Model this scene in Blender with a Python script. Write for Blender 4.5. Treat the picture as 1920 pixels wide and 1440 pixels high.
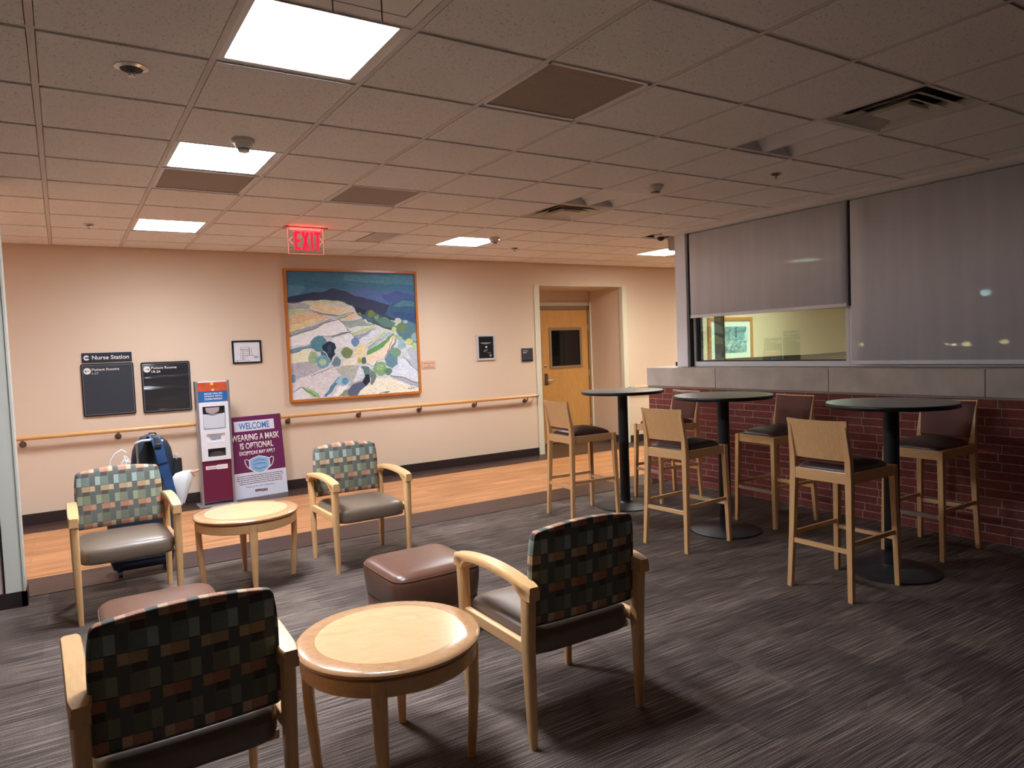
import bpy, bmesh, math, random
from mathutils import Vector, Matrix
random.seed(7)
for o in list(bpy.data.objects): bpy.data.objects.remove(o)
SC = bpy.context.scene
PI = math.pi

# ------------------------------------------------------------ camera
CAMZ = 1.5613
cam = bpy.data.cameras.new('camera'); camo = bpy.data.objects.new('camera', cam); SC.collection.objects.link(camo)
RT, DN, FW = [[0.843648, -0.535485, -0.038919], [-0.060167, -0.022262, -0.99794], [0.533515, 0.844251, -0.051]]
m = Matrix(((RT[0], -DN[0], -FW[0], 0), (RT[1], -DN[1], -FW[1], 0), (RT[2], -DN[2], -FW[2], CAMZ), (0, 0, 0, 1)))
camo.matrix_world = m
cam.sensor_width = 36; cam.lens = 1330.55 * 36 / 1920; cam.clip_start = 0.05; cam.clip_end = 200
SC.camera = camo

# ------------------------------------------------------------ world, exposure, lamp strengths
w = bpy.data.worlds.new('world'); SC.world = w; w.use_nodes = True
w.node_tree.nodes['Background'].inputs[0].default_value = (0.012, 0.014, 0.022, 1)
w.node_tree.nodes['Background'].inputs[1].default_value = 1.0
SC.view_settings.view_transform = 'Standard'; SC.view_settings.look = 'None'
SC.view_settings.exposure = 0.12; SC.view_settings.gamma = 1.0; SC.view_settings.use_curve_mapping = False
# cell (i, j) of every burning ceiling light, strength, colour; last two are unseen, added to brighten the corridor
LIGHTS = [(-1, -1, 66.0, (0.92, 1.0, 1.13)), (-1, 2, 115.0, (0.92, 1.0, 1.13)), (-1, 6, 70.0, (0.93, 1.0, 1.09)),
          (4, 6, 80.0, (0.96, 1.0, 1.05)), (9, 6, 100.0, (1.0, 1.0, 0.90)), (14, 6, 150.0, (1.0, 1.02, 0.86)), (-6, 6, 66.0, (0.93, 1.0, 1.09))]

# ------------------------------------------------------------ helpers
C = 2.768; D = 8.438; X0 = 1.195; Y0 = 3.077; T = 0.6096; RX = 5.68
def S(r, g, b):
    f = lambda c: (c/255/12.92) if c/255 <= 0.04045 else ((c/255+0.055)/1.055)**2.4
    return (f(r), f(g), f(b), 1.0)
def newmat(name):
    mt = bpy.data.materials.new(name); mt.use_nodes = True
    nt = mt.node_tree; return mt, nt, nt.nodes['Principled BSDF']
def mat(name, col, rough=0.6, metal=0.0, spec=0.5, emit=None, es=0.0, coat=0.0, bump=0.0, bscale=300, var=0.0, vscale=8):
    mt, nt, b = newmat(name)
    b.inputs['Base Color'].default_value = col; b.inputs['Roughness'].default_value = rough
    b.inputs['Metallic'].default_value = metal; b.inputs['Specular IOR Level'].default_value = spec
    b.inputs['Coat Weight'].default_value = coat; b.inputs['Coat Roughness'].default_value = 0.12
    if emit: b.inputs['Emission Color'].default_value = emit; b.inputs['Emission Strength'].default_value = es
    tc = nt.nodes.new('ShaderNodeTexCoord')
    if var:
        n = nt.nodes.new('ShaderNodeTexNoise'); n.inputs['Scale'].default_value = vscale; n.inputs['Detail'].default_value = 4
        nt.links.new(tc.outputs['Object'], n.inputs['Vector'])
        r = nt.nodes.new('ShaderNodeValToRGB')
        r.color_ramp.elements[0].position = 0.3; r.color_ramp.elements[1].position = 0.7
        r.color_ramp.elements[0].color = tuple(c*(1-var) for c in col[:3])+(1,); r.color_ramp.elements[1].color = tuple(min(1, c*(1+var)) for c in col[:3])+(1,)
        nt.links.new(n.outputs['Fac'], r.inputs['Fac']); nt.links.new(r.outputs['Color'], b.inputs['Base Color'])
    if bump:
        n2 = nt.nodes.new('ShaderNodeTexNoise'); n2.inputs['Scale'].default_value = bscale; n2.inputs['Detail'].default_value = 3
        nt.links.new(tc.outputs['Object'], n2.inputs['Vector'])
        bp = nt.nodes.new('ShaderNodeBump'); bp.inputs['Strength'].default_value = bump; bp.inputs['Distance'].default_value = 0.002
        nt.links.new(n2.outputs['Fac'], bp.inputs['Height']); nt.links.new(bp.outputs['Normal'], b.inputs['Normal'])
    return mt
def N(nt, typ, **kw):
    n = nt.nodes.new('ShaderNode'+typ)
    for k, v in kw.items():
        if k in n.inputs: n.inputs[k].default_value = v
        else: setattr(n, k, v)
    return n
def ramp(nt, fac, stops, interp='LINEAR'):
    r = nt.nodes.new('ShaderNodeValToRGB'); cr = r.color_ramp; cr.interpolation = interp
    while len(cr.elements) < len(stops): cr.elements.new(0.5)
    for e, (p_, c) in zip(cr.elements, stops): e.position = p_; e.color = c
    nt.links.new(fac, r.inputs['Fac']); return r.outputs['Color']
def mapping(nt, scale, src='Object', loc=(0, 0, 0), rot=(0, 0, 0)):
    tc = nt.nodes.new('ShaderNodeTexCoord'); mp = nt.nodes.new('ShaderNodeMapping')
    mp.inputs['Scale'].default_value = scale; mp.inputs['Location'].default_value = loc; mp.inputs['Rotation'].default_value = rot
    nt.links.new(tc.outputs[src], mp.inputs['Vector']); return mp.outputs['Vector']
def mathn(nt, op, a, b=None):
    n = nt.nodes.new('ShaderNodeMath'); n.operation = op
    for i, v in enumerate((a, b)):
        if v is None: continue
        if isinstance(v, (int, float)): n.inputs[i].default_value = v
        else: nt.links.new(v, n.inputs[i])
    return n.outputs[0]
def mix(nt, fac, a, b, mode='MIX'):
    n = nt.nodes.new('ShaderNodeMix'); n.data_type = 'RGBA'; n.blend_type = mode
    for inp, v in ((n.inputs[0], fac), (n.inputs[6], a), (n.inputs[7], b)):
        if isinstance(v, (int, float, tuple)): inp.default_value = v
        else: nt.links.new(v, inp)
    return n.outputs[2]
def bumpn(nt, b, h, strength=0.3, dist=0.002):
    bp = N(nt, 'Bump'); bp.inputs['Strength'].default_value = strength; bp.inputs['Distance'].default_value = dist
    nt.links.new(h, bp.inputs['Height']); nt.links.new(bp.outputs['Normal'], b.inputs['Normal'])

class MB:
    def __init__(s): s.bm = bmesh.new()
    def _f(s, vs, mi):
        try: f = s.bm.faces.new(vs); f.material_index = mi; return f
        except ValueError: return None
    def box(s, x0, x1, y0, y1, z0, z1, mi=0, R=None):
        c = [Vector((x, y, z)) for z in (z0, z1) for y in (y0, y1) for x in (x0, x1)]
        if R is not None: c = [R @ v for v in c]
        v = [s.bm.verts.new(q) for q in c]
        for f in ((0, 2, 3, 1), (4, 5, 7, 6), (0, 1, 5, 4), (2, 6, 7, 3), (0, 4, 6, 2), (1, 3, 7, 5)): s._f([v[i] for i in f], mi)
        return s
    def loft(s, rings, mi=0, caps=True, close=True):
        R = [[s.bm.verts.new(p) for p in r] for r in rings]; n = len(R[0])
        for a, b in zip(R, R[1:]):
            for i in range(n if close else n-1): s._f([a[i], a[(i+1) % n], b[(i+1) % n], b[i]], mi)
        if caps: s._f(R[0][::-1], mi); s._f(R[-1], mi)
        return s
    def tube(s, pts, r, n=10, mi=0, caps=True):
        pts = [Vector(p) for p in pts]; rings = []
        rr = r if isinstance(r, (list, tuple)) else [r]*len(pts)
        up = None
        for i, p in enumerate(pts):
            d = (pts[min(i+1, len(pts)-1)]-pts[max(i-1, 0)]).normalized()
            if up is None: up = d.orthogonal().normalized()
            up = (up-d*up.dot(d)).normalized(); sd = d.cross(up)
            rings.append([p+(up*math.cos(a)+sd*math.sin(a))*rr[i] for a in (2*PI*k/n for k in range(n))])
        return s.loft(rings, mi, caps)
    def lathe(s, prof, c=(0, 0, 0), n=48, mi=0):
        c = Vector(c); rings = [[c+Vector((max(r, 1e-5)*math.cos(2*PI*k/n), max(r, 1e-5)*math.sin(2*PI*k/n), z)) for k in range(n)] for r, z in prof]
        return s.loft(rings, mi)
    def prism(s, poly, fn, t0, t1, mi=0):
        return s.loft([[fn(a, b, t0) for a, b in poly], [fn(a, b, t1) for a, b in poly]], mi)
    def sph(s, c, r, n=12, sx=1, sy=1, sz=1, mi=0):
        return s.lathe_at(c, [(r*math.sin(PI*k/n), -r*math.cos(PI*k/n)) for k in range(n+1)], sx, sy, sz, mi)
    def lathe_at(s, c, prof, sx=1, sy=1, sz=1, mi=0, n=18):
        c = Vector(c); return s.loft([[c+Vector((max(r, 1e-5)*math.cos(2*PI*k/n)*sx, max(r, 1e-5)*math.sin(2*PI*k/n)*sy, z*sz)) for k in range(n)] for r, z in prof], mi)
    def build(s, name, mats, parent=None, smooth=0, bevel=0, seg=2, sub=0):
        bmesh.ops.remove_doubles(s.bm, verts=s.bm.verts, dist=1e-6)
        bmesh.ops.recalc_face_normals(s.bm, faces=s.bm.faces)
        me = bpy.data.meshes.new(name); s.bm.to_mesh(me); s.bm.free()
        if not isinstance(mats, (list, tuple)): mats = [mats]
        for k in mats: me.materials.append(k)
        o = bpy.data.objects.new(name, me); SC.collection.objects.link(o)
        if parent: o.parent = parent
        if smooth:
            me.shade_smooth()
            if smooth < 180: me.set_sharp_from_angle(angle=math.radians(smooth))
        if bevel:
            b = o.modifiers.new('bevel', 'BEVEL'); b.width = bevel; b.segments = seg; b.limit_method = 'ANGLE'; b.angle_limit = math.radians(35); b.harden_normals = False
        if sub:
            q = o.modifiers.new('sub', 'SUBSURF'); q.levels = sub; q.render_levels = sub
        return o
def sring(cx, cy, z, rx, ry, n=32, e=4):
    out = []
    for k in range(n):
        a = 2*PI*(k+0.5)/n; c, q = math.cos(a), math.sin(a)
        out.append(Vector((cx+rx*math.copysign(abs(c)**(2/e), c), cy+ry*math.copysign(abs(q)**(2/e), q), z)))
    return out
def tag(o, label=None, cat=None, group=None, kind=None):
    if label: o['label'] = label
    if cat: o['category'] = cat
    if group: o['group'] = group
    if kind: o['kind'] = kind
    return o
def thing(name, label, cat, loc=(0, 0, 0), rz=0, group=None):
    o = bpy.data.objects.new(name, None); SC.collection.objects.link(o); o.empty_display_size = 0.1
    o.location = loc; o.rotation_euler = (0, 0, rz); return tag(o, label, cat, group)
def struct(o): o['kind'] = 'structure'; return o
def copy_tree(o, parent=None):
    c = o.copy(); SC.collection.objects.link(c)
    if parent: c.parent = parent
    for ch in KIDS.get(o.name, [x for x in bpy.data.objects if x.parent == o]): copy_tree(ch, c)
    return c
KIDS = {}
def dup(o, loc, rz, label, group=None):
    c = copy_tree(o); c.location = loc; c.rotation_euler = (0, 0, rz); c['label'] = label
    if group: c['group'] = group
    return c
def text(s, name, mt, parent, fn, h, width=None, bold=0.0, ext=0.0008, align='LEFT', lead=1.0):
    """fn(u, v, t) maps text plane to parent space; h = cap height"""
    cu = bpy.data.curves.new(name, 'FONT'); cu.body = s; cu.size = 1.0; cu.extrude = 0.0; cu.offset = bold; cu.align_x = 'LEFT'; cu.space_line = lead; cu.resolution_u = 3
    to = bpy.data.objects.new(name+'_t', cu); SC.collection.objects.link(to)
    dg = bpy.context.evaluated_depsgraph_get(); me = bpy.data.meshes.new_from_object(to.evaluated_get(dg))
    bpy.data.objects.remove(to); bpy.data.curves.remove(cu)
    xs = [v.co.x for v in me.vertices]; x0, x1 = min(xs), max(xs)
    sy = h/0.69; sx = (width/(x1-x0)) if width else sy
    tot = (x1-x0)*sx; off = {'LEFT': 0, 'CENTER': -tot/2, 'RIGHT': -tot}[align]
    bm = bmesh.new(); bm.from_mesh(me)
    r = bmesh.ops.extrude_face_region(bm, geom=bm.faces[:]); top = [g for g in r['geom'] if isinstance(g, bmesh.types.BMVert)]
    for v in top: v.co.z = 1.0
    for v in bm.verts: v.co = fn((v.co.x-x0)*sx+off, v.co.y*sy, ext if v.co.z > 0.5 else 0)
    bmesh.ops.recalc_face_normals(bm, faces=bm.faces)
    bm.to_mesh(me); bm.free(); me.name = name; me.materials.clear(); me.materials.append(mt)
    o = bpy.data.objects.new(name, me); SC.collection.objects.link(o); o.parent = parent
    return o
def wallfn(x, z, y): return lambda u, v, t: Vector((x+u, y-t, z+v))   # text on a wall facing -Y

# ------------------------------------------------------------ materials
def wood(name, c1, c2, scale=(3, 3, 30), rough=0.35, coat=0.3, dist=2.0):
    mt, nt, b = newmat(name); v = mapping(nt, scale)
    n = N(nt, 'TexNoise', Scale=2.0, Detail=6.0, Roughness=0.6, Distortion=dist); nt.links.new(v, n.inputs['Vector'])
    col = ramp(nt, n.outputs['Fac'], [(0.3, c1), (0.7, c2)])
    nt.links.new(col, b.inputs['Base Color']); b.inputs['Roughness'].default_value = rough
    b.inputs['Coat Weight'].default_value = coat; b.inputs['Coat Roughness'].default_value = 0.15; return mt
MAPLE_Z = wood('maple_upright', S(228, 174, 116), S(242, 194, 136), (28, 28, 2.5))
MAPLE_X = wood('maple_rail', S(230, 176, 118), S(244, 196, 138), (2.5, 28, 28))
MAPLE_Y = wood('maple_side', S(230, 176, 118), S(244, 196, 138), (28, 2.5, 28))
MAPLE_TOP = wood('maple_veneer', S(224, 182, 130), S(236, 196, 146), (3, 7, 7), 0.22, 0.6)
MAPLE_RIM = wood('maple_rim', S(190, 140, 96), S(208, 160, 114), (8, 8, 8), 0.2, 0.7)
RAILW = wood('handrail_maple', S(214, 158, 96), S(232, 182, 120), (2, 30, 30), 0.35, 0.3)
DOORW = wood('door_maple', S(214, 154, 84), S(226, 170, 98), (10, 10, 1.6), 0.4, 0.2)
FRAMEW = wood('frame_cherry', S(190, 112, 44), S(206, 130, 56), (20, 20, 20), 0.35, 0.3)
WALL = mat('wall_paint', S(228, 204, 180), 0.75, bump=0.15, bscale=260)
CREAM = mat('cream_trim', S(226, 218, 196), 0.5)
PILW = mat('pale_casing', S(216, 214, 200), 0.45)
BASEB = mat('baseboard_vinyl', S(48, 36, 34), 0.45)
TBAR = mat('ceiling_tbar', S(222, 212, 204), 0.5)
WHITE = mat('white_enamel', S(232, 230, 228), 0.35)
OFFW = mat('detector_plastic', S(222, 214, 200), 0.45)
CHROME = mat('chrome', S(190, 186, 182), 0.2, 1.0)
BRONZE = mat('bracket_metal', S(140, 122, 110), 0.35, 0.9)
ALU = mat('window_aluminium', S(240, 240, 248), 0.35, 0.0, spec=0.7)
ALUG = mat('stand_aluminium', S(165, 165, 168), 0.35, 0.6)
DARK = mat('dark_gap', S(22, 20, 22), 0.6)
BLACK = mat('black_metal', S(30, 31, 36), 0.5)
BLACKBASE = mat('black_base_metal', S(44, 46, 52), 0.45)
LAM = mat('dark_laminate', S(158, 152, 145), 0.36, var=0.08, vscale=60)
LAMEDGE = mat('black_edge', S(22, 20, 22), 0.35)
LEATHER = mat('brown_leather', S(112, 76, 60), 0.30, spec=0.6, bump=0.25, bscale=140, var=0.10, vscale=5)
SEATV = mat('taupe_vinyl', S(122, 104, 88), 0.33, spec=0.6, bump=0.12, bscale=300)
BROWNV = mat('dark_brown_vinyl', S(70, 48, 44), 0.34, spec=0.6, bump=0.15, bscale=240)
BACKV = mat('mid_brown_vinyl', S(112, 68, 58), 0.52, spec=0.3, bump=0.15, bscale=240)
STEEL = mat('brushed_steel', S(190, 186, 180), 0.3, 0.9)
INK = mat('white_lettering', S(238, 238, 236), 0.6)
GREYINK = mat('grey_ink', S(150, 148, 152), 0.7)
PRINTD = mat('dark_ink', S(60, 62, 70), 0.7)

def ceiling_mat():
    mt, nt, b = newmat('ceiling_tile'); v = mapping(nt, (1, 1, 1))
    n = N(nt, 'TexNoise', Scale=95.0, Detail=3.0, Roughness=0.65); nt.links.new(v, n.inputs['Vector'])
    n2 = N(nt, 'TexNoise', Scale=240.0, Detail=1.0); nt.links.new(v, n2.inputs['Vector'])
    pit = ramp(nt, n.outputs['Fac'], [(0.30, (0, 0, 0, 1)), (0.42, (1, 1, 1, 1))])
    col = mix(nt, pit, S(196, 186, 178), S(246, 242, 238)); nt.links.new(col, b.inputs['Base Color'])
    b.inputs['Roughness'].default_value = 0.9; b.inputs['Specular IOR Level'].default_value = 0.15
    h = mix(nt, 0.35, pit, n2.outputs['Fac']); bumpn(nt, b, h, 0.7, 0.0025); return mt
TILE = ceiling_mat()
def carpet_mat():
    mt, nt, b = newmat('striped_carpet')
    v = mapping(nt, (2.6, 210, 1)); n = N(nt, 'TexNoise', Scale=1.0, Detail=2.0, Roughness=0.55); nt.links.new(v, n.inputs['Vector'])
    v3 = mapping(nt, (160, 160, 1)); n3 = N(nt, 'TexNoise', Scale=1.0, Detail=2.0); nt.links.new(v3, n3.inputs['Vector'])
    v2 = mapping(nt, (1.6, 2.6, 1)); n2 = N(nt, 'TexNoise', Scale=1.3, Detail=5.0, Roughness=0.6, Distortion=0.6); nt.links.new(v2, n2.inputs['Vector'])
    ck = N(nt, 'TexVoronoi', Scale=1.0); ck.distance = 'CHEBYCHEV'; ck.inputs['Randomness'].default_value = 0.35
    nt.links.new(mapping(nt, (2.1, 3.9, 1)), ck.inputs['Vector'])
    sep = N(nt, 'SeparateColor'); nt.links.new(ck.outputs['Color'], sep.inputs['Color'])
    a = mathn(nt, 'ADD', mathn(nt, 'MULTIPLY', n.outputs['Fac'], 0.80), mathn(nt, 'MULTIPLY', n3.outputs['Fac'], 0.20))
    a = mathn(nt, 'ADD', a, mathn(nt, 'MULTIPLY', mathn(nt, 'SUBTRACT', n2.outputs['Fac'], 0.5), 0.22))
    a = mathn(nt, 'ADD', a, mathn(nt, 'MULTIPLY', mathn(nt, 'SUBTRACT', sep.outputs[0], 0.5), 0.07))
    col = ramp(nt, a, [(0.34, S(54, 45, 42)), (0.5, S(92, 80, 73)), (0.68, S(156, 138, 126))])
    nt.links.new(col, b.inputs['Base Color']); b.inputs['Roughness'].default_value = 0.95; b.inputs['Specular IOR Level'].default_value = 0.1
    bumpn(nt, b, a, 0.6, 0.004); return mt
CARPET = carpet_mat()
def plank_mat(name, cols, rough=0.42):
    mt, nt, b = newmat(name)
    br = N(nt, 'TexBrick', Scale=1.0); br.offset = 0.37; br.inputs['Mortar Size'].default_value = 0.0008
    br.inputs['Brick Width'].default_value = 1.22; br.inputs['Row Height'].default_value = 0.152
    br.inputs['Color1'].default_value = cols[0]; br.inputs['Color2'].default_value = cols[1]; br.inputs['Mortar'].default_value = cols[2]; br.inputs['Bias'].default_value = 0.0
    nt.links.new(mapping(nt, (1, 1, 1), loc=(0.3, 0.05, 0)), br.inputs['Vector'])
    n = N(nt, 'TexNoise', Scale=1.0, Detail=5.0, Roughness=0.65, Distortion=0.4); nt.links.new(mapping(nt, (1.5, 36, 1)), n.inputs['Vector'])
    g = ramp(nt, n.outputs['Fac'], [(0.36, (0.50, 0.42, 0.36, 1)), (0.5, (0.94, 0.9, 0.86, 1)), (0.64, (1.28, 1.24, 1.2, 1))])
    col = mix(nt, 1.0, br.outputs['Color'], g, 'MULTIPLY'); nt.links.new(col, b.inputs['Base Color'])
    b.inputs['Roughness'].default_value = rough; b.inputs['Specular IOR Level'].default_value = 0.4; return mt
PLANK = plank_mat('light_plank', (S(176, 120, 76), S(192, 138, 94), S(120, 76, 48)))
DPLANK = plank_mat('dark_plank', (S(70, 48, 42), S(58, 40, 36), S(38, 26, 22)))
def brick_mat():
    mt, nt, b = newmat('red_brick')
    tc = N(nt, 'TexCoord'); sp = N(nt, 'SeparateXYZ'); cb = N(nt, 'CombineXYZ'); nt.links.new(tc.outputs['Object'], sp.inputs[0])
    nt.links.new(mathn(nt, 'ADD', sp.outputs['Y'], mathn(nt, 'ADD', sp.outputs['X'], 20.0)), cb.inputs['X']); nt.links.new(sp.outputs['Z'], cb.inputs['Y'])
    br = N(nt, 'TexBrick', Scale=1.0); br.offset = 0.36; br.offset_frequency = 2; br.squash = 0.72; br.squash_frequency = 3
    for k, v_ in (('Mortar Size', 0.0035), ('Mortar Smooth', 0.2), ('Brick Width', 0.31), ('Row Height', 0.0657), ('Bias', 0.0)): br.inputs[k].default_value = v_
    br.inputs['Color1'].default_value = S(146, 72, 62); br.inputs['Color2'].default_value = S(124, 60, 54); br.inputs['Mortar'].default_value = S(178, 164, 156)
    nt.links.new(cb.outputs[0], br.inputs['Vector'])
    n = N(nt, 'TexNoise', Scale=30.0, Detail=6.0, Roughness=0.7); nt.links.new(tc.outputs['Object'], n.inputs['Vector'])
    g = ramp(nt, n.outputs['Fac'], [(0.3, (0.72, 0.7, 0.7, 1)), (0.65, (1.1, 1.08, 1.06, 1))])
    col = mix(nt, 1.0, br.outputs['Color'], g, 'MULTIPLY'); nt.links.new(col, b.inputs['Base Color']); b.inputs['Roughness'].default_value = 0.8
    h = mathn(nt, 'ADD', mathn(nt, 'MULTIPLY', br.outputs['Fac'], -1.0), mathn(nt, 'MULTIPLY', n.outputs['Fac'], 0.25)); bumpn(nt, b, h, 0.8, 0.006); return mt
BRICK = brick_mat()
CONC = mat('cast_concrete', S(204, 197, 187), 0.8, bump=0.3, bscale=60, var=0.12, vscale=5)
def fabric_mat():
    mt, nt, b = newmat('woven_block_fabric'); tc = N(nt, 'TexCoord'); sp = N(nt, 'SeparateXYZ'); nt.links.new(tc.outputs['Object'], sp.inputs[0])
    P, RH = 0.108, 0.0605
    zz = mathn(nt, 'DIVIDE', mathn(nt, 'SUBTRACT', 0.878, sp.outputs['Z']), RH); row = mathn(nt, 'FLOOR', zz); fz = mathn(nt, 'FRACT', zz)
    r6 = mathn(nt, 'DIVIDE', mathn(nt, 'ADD', mathn(nt, 'MODULO', row, 6.0), 0.5), 6.0)
    odd = mathn(nt, 'MODULO', row, 2.0)
    u = mathn(nt, 'ADD', mathn(nt, 'DIVIDE', sp.outputs['X'], P), mathn(nt, 'ADD', 20.0, mathn(nt, 'MULTIPLY', odd, 0.27)))
    fu = mathn(nt, 'FRACT', u)
    base = ramp(nt, r6, [(0, S(190, 142, 116)), (1/6, S(128, 140, 130)), (2/6, S(190, 160, 122)), (3/6, S(136, 138, 114)), (4/6, S(186, 134, 106)), (5/6, S(120, 122, 104))], 'CONSTANT')
    lite = ramp(nt, r6, [(0, S(214, 178, 148)), (1/6, S(172, 184, 176)), (2/6, S(206, 180, 146)), (3/6, S(158, 164, 134)), (4/6, S(200, 152, 122)), (5/6, S(142, 144, 122))], 'CONSTANT')
    inb = mathn(nt, 'LESS_THAN', fu, 0.70); side = mathn(nt, 'MULTIPLY', mathn(nt, 'GREATER_THAN', fu, 0.46), inb)
    sideo = mathn(nt, 'LESS_THAN', fu, 0.26)
    lf = mathn(nt, 'ADD', mathn(nt, 'MULTIPLY', side, mathn(nt, 'SUBTRACT', 1.0, odd)), mathn(nt, 'MULTIPLY', sideo, odd))
    blk = mix(nt, lf, base, lite)
    # odd rows fill the row height, even rows are shorter bars
    hb = mathn(nt, 'ADD', 0.56, mathn(nt, 'MULTIPLY', odd, 0.38))
    inz = mathn(nt, 'LESS_THAN', fz, hb); msk = mathn(nt, 'MULTIPLY', inb, inz)
    gu = mathn(nt, 'LESS_THAN', mathn(nt, 'FRACT', mathn(nt, 'ADD', u, 0.62)), 0.66)
    grd = mix(nt, gu, S(94, 84, 76), S(108, 110, 102))
    col = mix(nt, msk, grd, blk)
    n = N(nt, 'TexNoise', Scale=1.0, Detail=2.0); nt.links.new(mapping(nt, (120, 120, 900)), n.inputs['Vector'])
    g = ramp(nt, n.outputs['Fac'], [(0.3, (0.84, 0.84, 0.84, 1)), (0.7, (1.12, 1.12, 1.12, 1))])
    nt.links.new(mix(nt, 1.0, col, g, 'MULTIPLY'), b.inputs['Base Color']); b.inputs['Roughness'].default_value = 0.85; b.inputs['Specular IOR Level'].default_value = 0.25
    bumpn(nt, b, n.outputs['Fac'], 0.3, 0.001); return mt
FABRIC = fabric_mat()
def glass_mat(name, tint, refl=0.25, rough=0.0):
    mt, nt, b = newmat(name); nt.nodes.remove(b); out = nt.nodes['Material Output']
    t = N(nt, 'BsdfTransparent'); t.inputs[0].default_value = tint; g = N(nt, 'BsdfGlossy'); g.inputs['Roughness'].default_value = rough; g.inputs[0].default_value = (0.9, 1.0, 0.86, 1)
    ge = N(nt, 'NewGeometry'); d = nt.nodes.new('ShaderNodeVectorMath'); d.operation = 'DOT_PRODUCT'
    nt.links.new(ge.outputs['Incoming'], d.inputs[0]); nt.links.new(ge.outputs['Normal'], d.inputs[1])
    c_ = mathn(nt, 'SUBTRACT', 1.0, mathn(nt, 'MINIMUM', mathn(nt, 'ABSOLUTE', d.outputs['Value']), 1.0))
    f = mathn(nt, 'ADD', mathn(nt, 'POWER', c_, 5.0), refl); mx = N(nt, 'MixShader')
    nt.links.new(f, mx.inputs[0]); nt.links.new(t.outputs[0], mx.inputs[1]); nt.links.new(g.outputs[0], mx.inputs[2]); nt.links.new(mx.outputs[0], out.inputs[0]); return mt
GLASS = glass_mat('tinted_glass', (0.80, 0.95, 0.86, 1), 0.12)
PET = glass_mat('clear_plastic', (0.93, 0.94, 0.95, 1), 0.10, 0.05)
def shade_mat():
    mt, nt, b = newmat('screen_fabric'); out = nt.nodes['Material Output']
    b.inputs['Base Color'].default_value = S(138, 130, 130); b.inputs['Roughness'].default_value = 0.85; b.inputs['Specular IOR Level'].default_value = 0.1
    t = N(nt, 'BsdfTransparent'); mx = N(nt, 'MixShader')
    w_ = N(nt, 'TexNoise', Scale=1.0, Detail=3.0); nt.links.new(mapping(nt, (1, 9, 0.5)), w_.inputs['Vector'])
    col = ramp(nt, w_.outputs['Fac'], [(0.3, S(230, 232, 240)), (0.7, S(240, 242, 250))]); nt.links.new(col, b.inputs['Base Color'])
    mx.inputs[0].default_value = 0.07
    nt.links.new(b.outputs[0], mx.inputs[1]); nt.links.new(t.outputs[0], mx.inputs[2]); nt.links.new(mx.outputs[0], out.inputs[0]); return mt
SHADE = shade_mat()
def emis(name, col, s): return mat(name, (0.8, 0.8, 0.8, 1), 0.5, emit=tuple(col)+(1,), es=s)
def lens_mat(col, s):   # prismatic lens: sends most of its light straight down
    mt, nt, b = newmat('lit_lens'); g = N(nt, 'NewGeometry'); d = nt.nodes.new('ShaderNodeVectorMath'); d.operation = 'DOT_PRODUCT'
    nt.links.new(g.outputs['Incoming'], d.inputs[0]); nt.links.new(g.outputs['Normal'], d.inputs[1])
    c = mathn(nt, 'MAXIMUM', d.outputs['Value'], 0.0); k = mathn(nt, 'ADD', 0.22, mathn(nt, 'MULTIPLY', mathn(nt, 'POWER', c, 1.5), 0.78))
    nt.links.new(mathn(nt, 'MULTIPLY', k, s), b.inputs['Emission Strength']); b.inputs['Emission Color'].default_value = tuple(col)+(1,)
    b.inputs['Base Color'].default_value = (0.8, 0.8, 0.8, 1); return mt
def stripes_mat(name, c1, c2, axis, freq):
    mt, nt, b = newmat(name); tc = N(nt, 'TexCoord'); sp = N(nt, 'SeparateXYZ'); nt.links.new(tc.outputs['Object'], sp.inputs[0])
    f = mathn(nt, 'FRACT', mathn(nt, 'MULTIPLY', sp.outputs[axis], freq)); k = mathn(nt, 'GREATER_THAN', f, 0.6)
    nt.links.new(mix(nt, k, c1, c2), b.inputs['Base Color']); b.inputs['Roughness'].default_value = 0.6; return mt

# ------------------------------------------------------------ floor, walls, ceiling
XL, YB, XR = -3.5, -2.6, 14.0
fl = MB()
fl.box(XL, RX+0.2, YB, 5.79, -0.1, 0, 0); fl.box(XL, RX+0.2, 5.79, 6.05, -0.1, 0, 2); fl.box(XL, XR, 6.05, 6.27, -0.1, 0, 2)
fl.box(XL, XR, 6.27, 7.99, -0.1, 0, 1); fl.box(XL, XR, 7.99, D, -0.1, 0, 2); fl.box(5.83, 7.42, D, 9.3, -0.1, 0, 2)
struct(fl.build('floor', [CARPET, PLANK, DPLANK]))
struct(MB().box(-0.29, RX, 5.782, 5.800, 0.0, 0.004).build('trim_1', mat('transition_strip', S(58, 50, 50), 0.35, 0.6)))
struct(MB().box(6.3, 60, YB-20, 5.95, -0.3, -0.2).build('ground', mat('night_asphalt', S(40, 40, 42), 0.9)))

wb = MB()
wb.box(XL, 5.83, D, 9.40, 0, C+0.2); wb.box(7.42, XR, D, 9.40, 0, C+0.2); wb.box(5.83, 7.42, D, 9.40, 2.445, C+0.2)
wb.box(5.83, 6.36, 9.27, 9.40, 0, 2.445); wb.box(6.36, 7.42, 9.27, 9.40, 2.20, 2.445)
struct(wb.build('wall_back', WALL))
struct(MB().box(XL-0.1, XL, YB, D, 0, C+0.2).build('wall_left', WALL))
struct(MB().box(XL, 6.2, YB-0.1, YB, 0, C+0.2).build('wall_rear', mat('rear_wall_low_bounce', S(52, 48, 46), 0.7)))  # unseen wall, coloured dark to cut light bounced onto the chair backs
struct(MB().box(XR, XR+0.1, 5.9, 9.4, 0, C+0.2).build('wall_corridor', WALL))
struct(MB().box(XL, -0.31, 5.60, 5.78, 0, C).build('wall_front', mat('pillar_paint', S(206, 176, 160), 0.7)))
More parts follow.
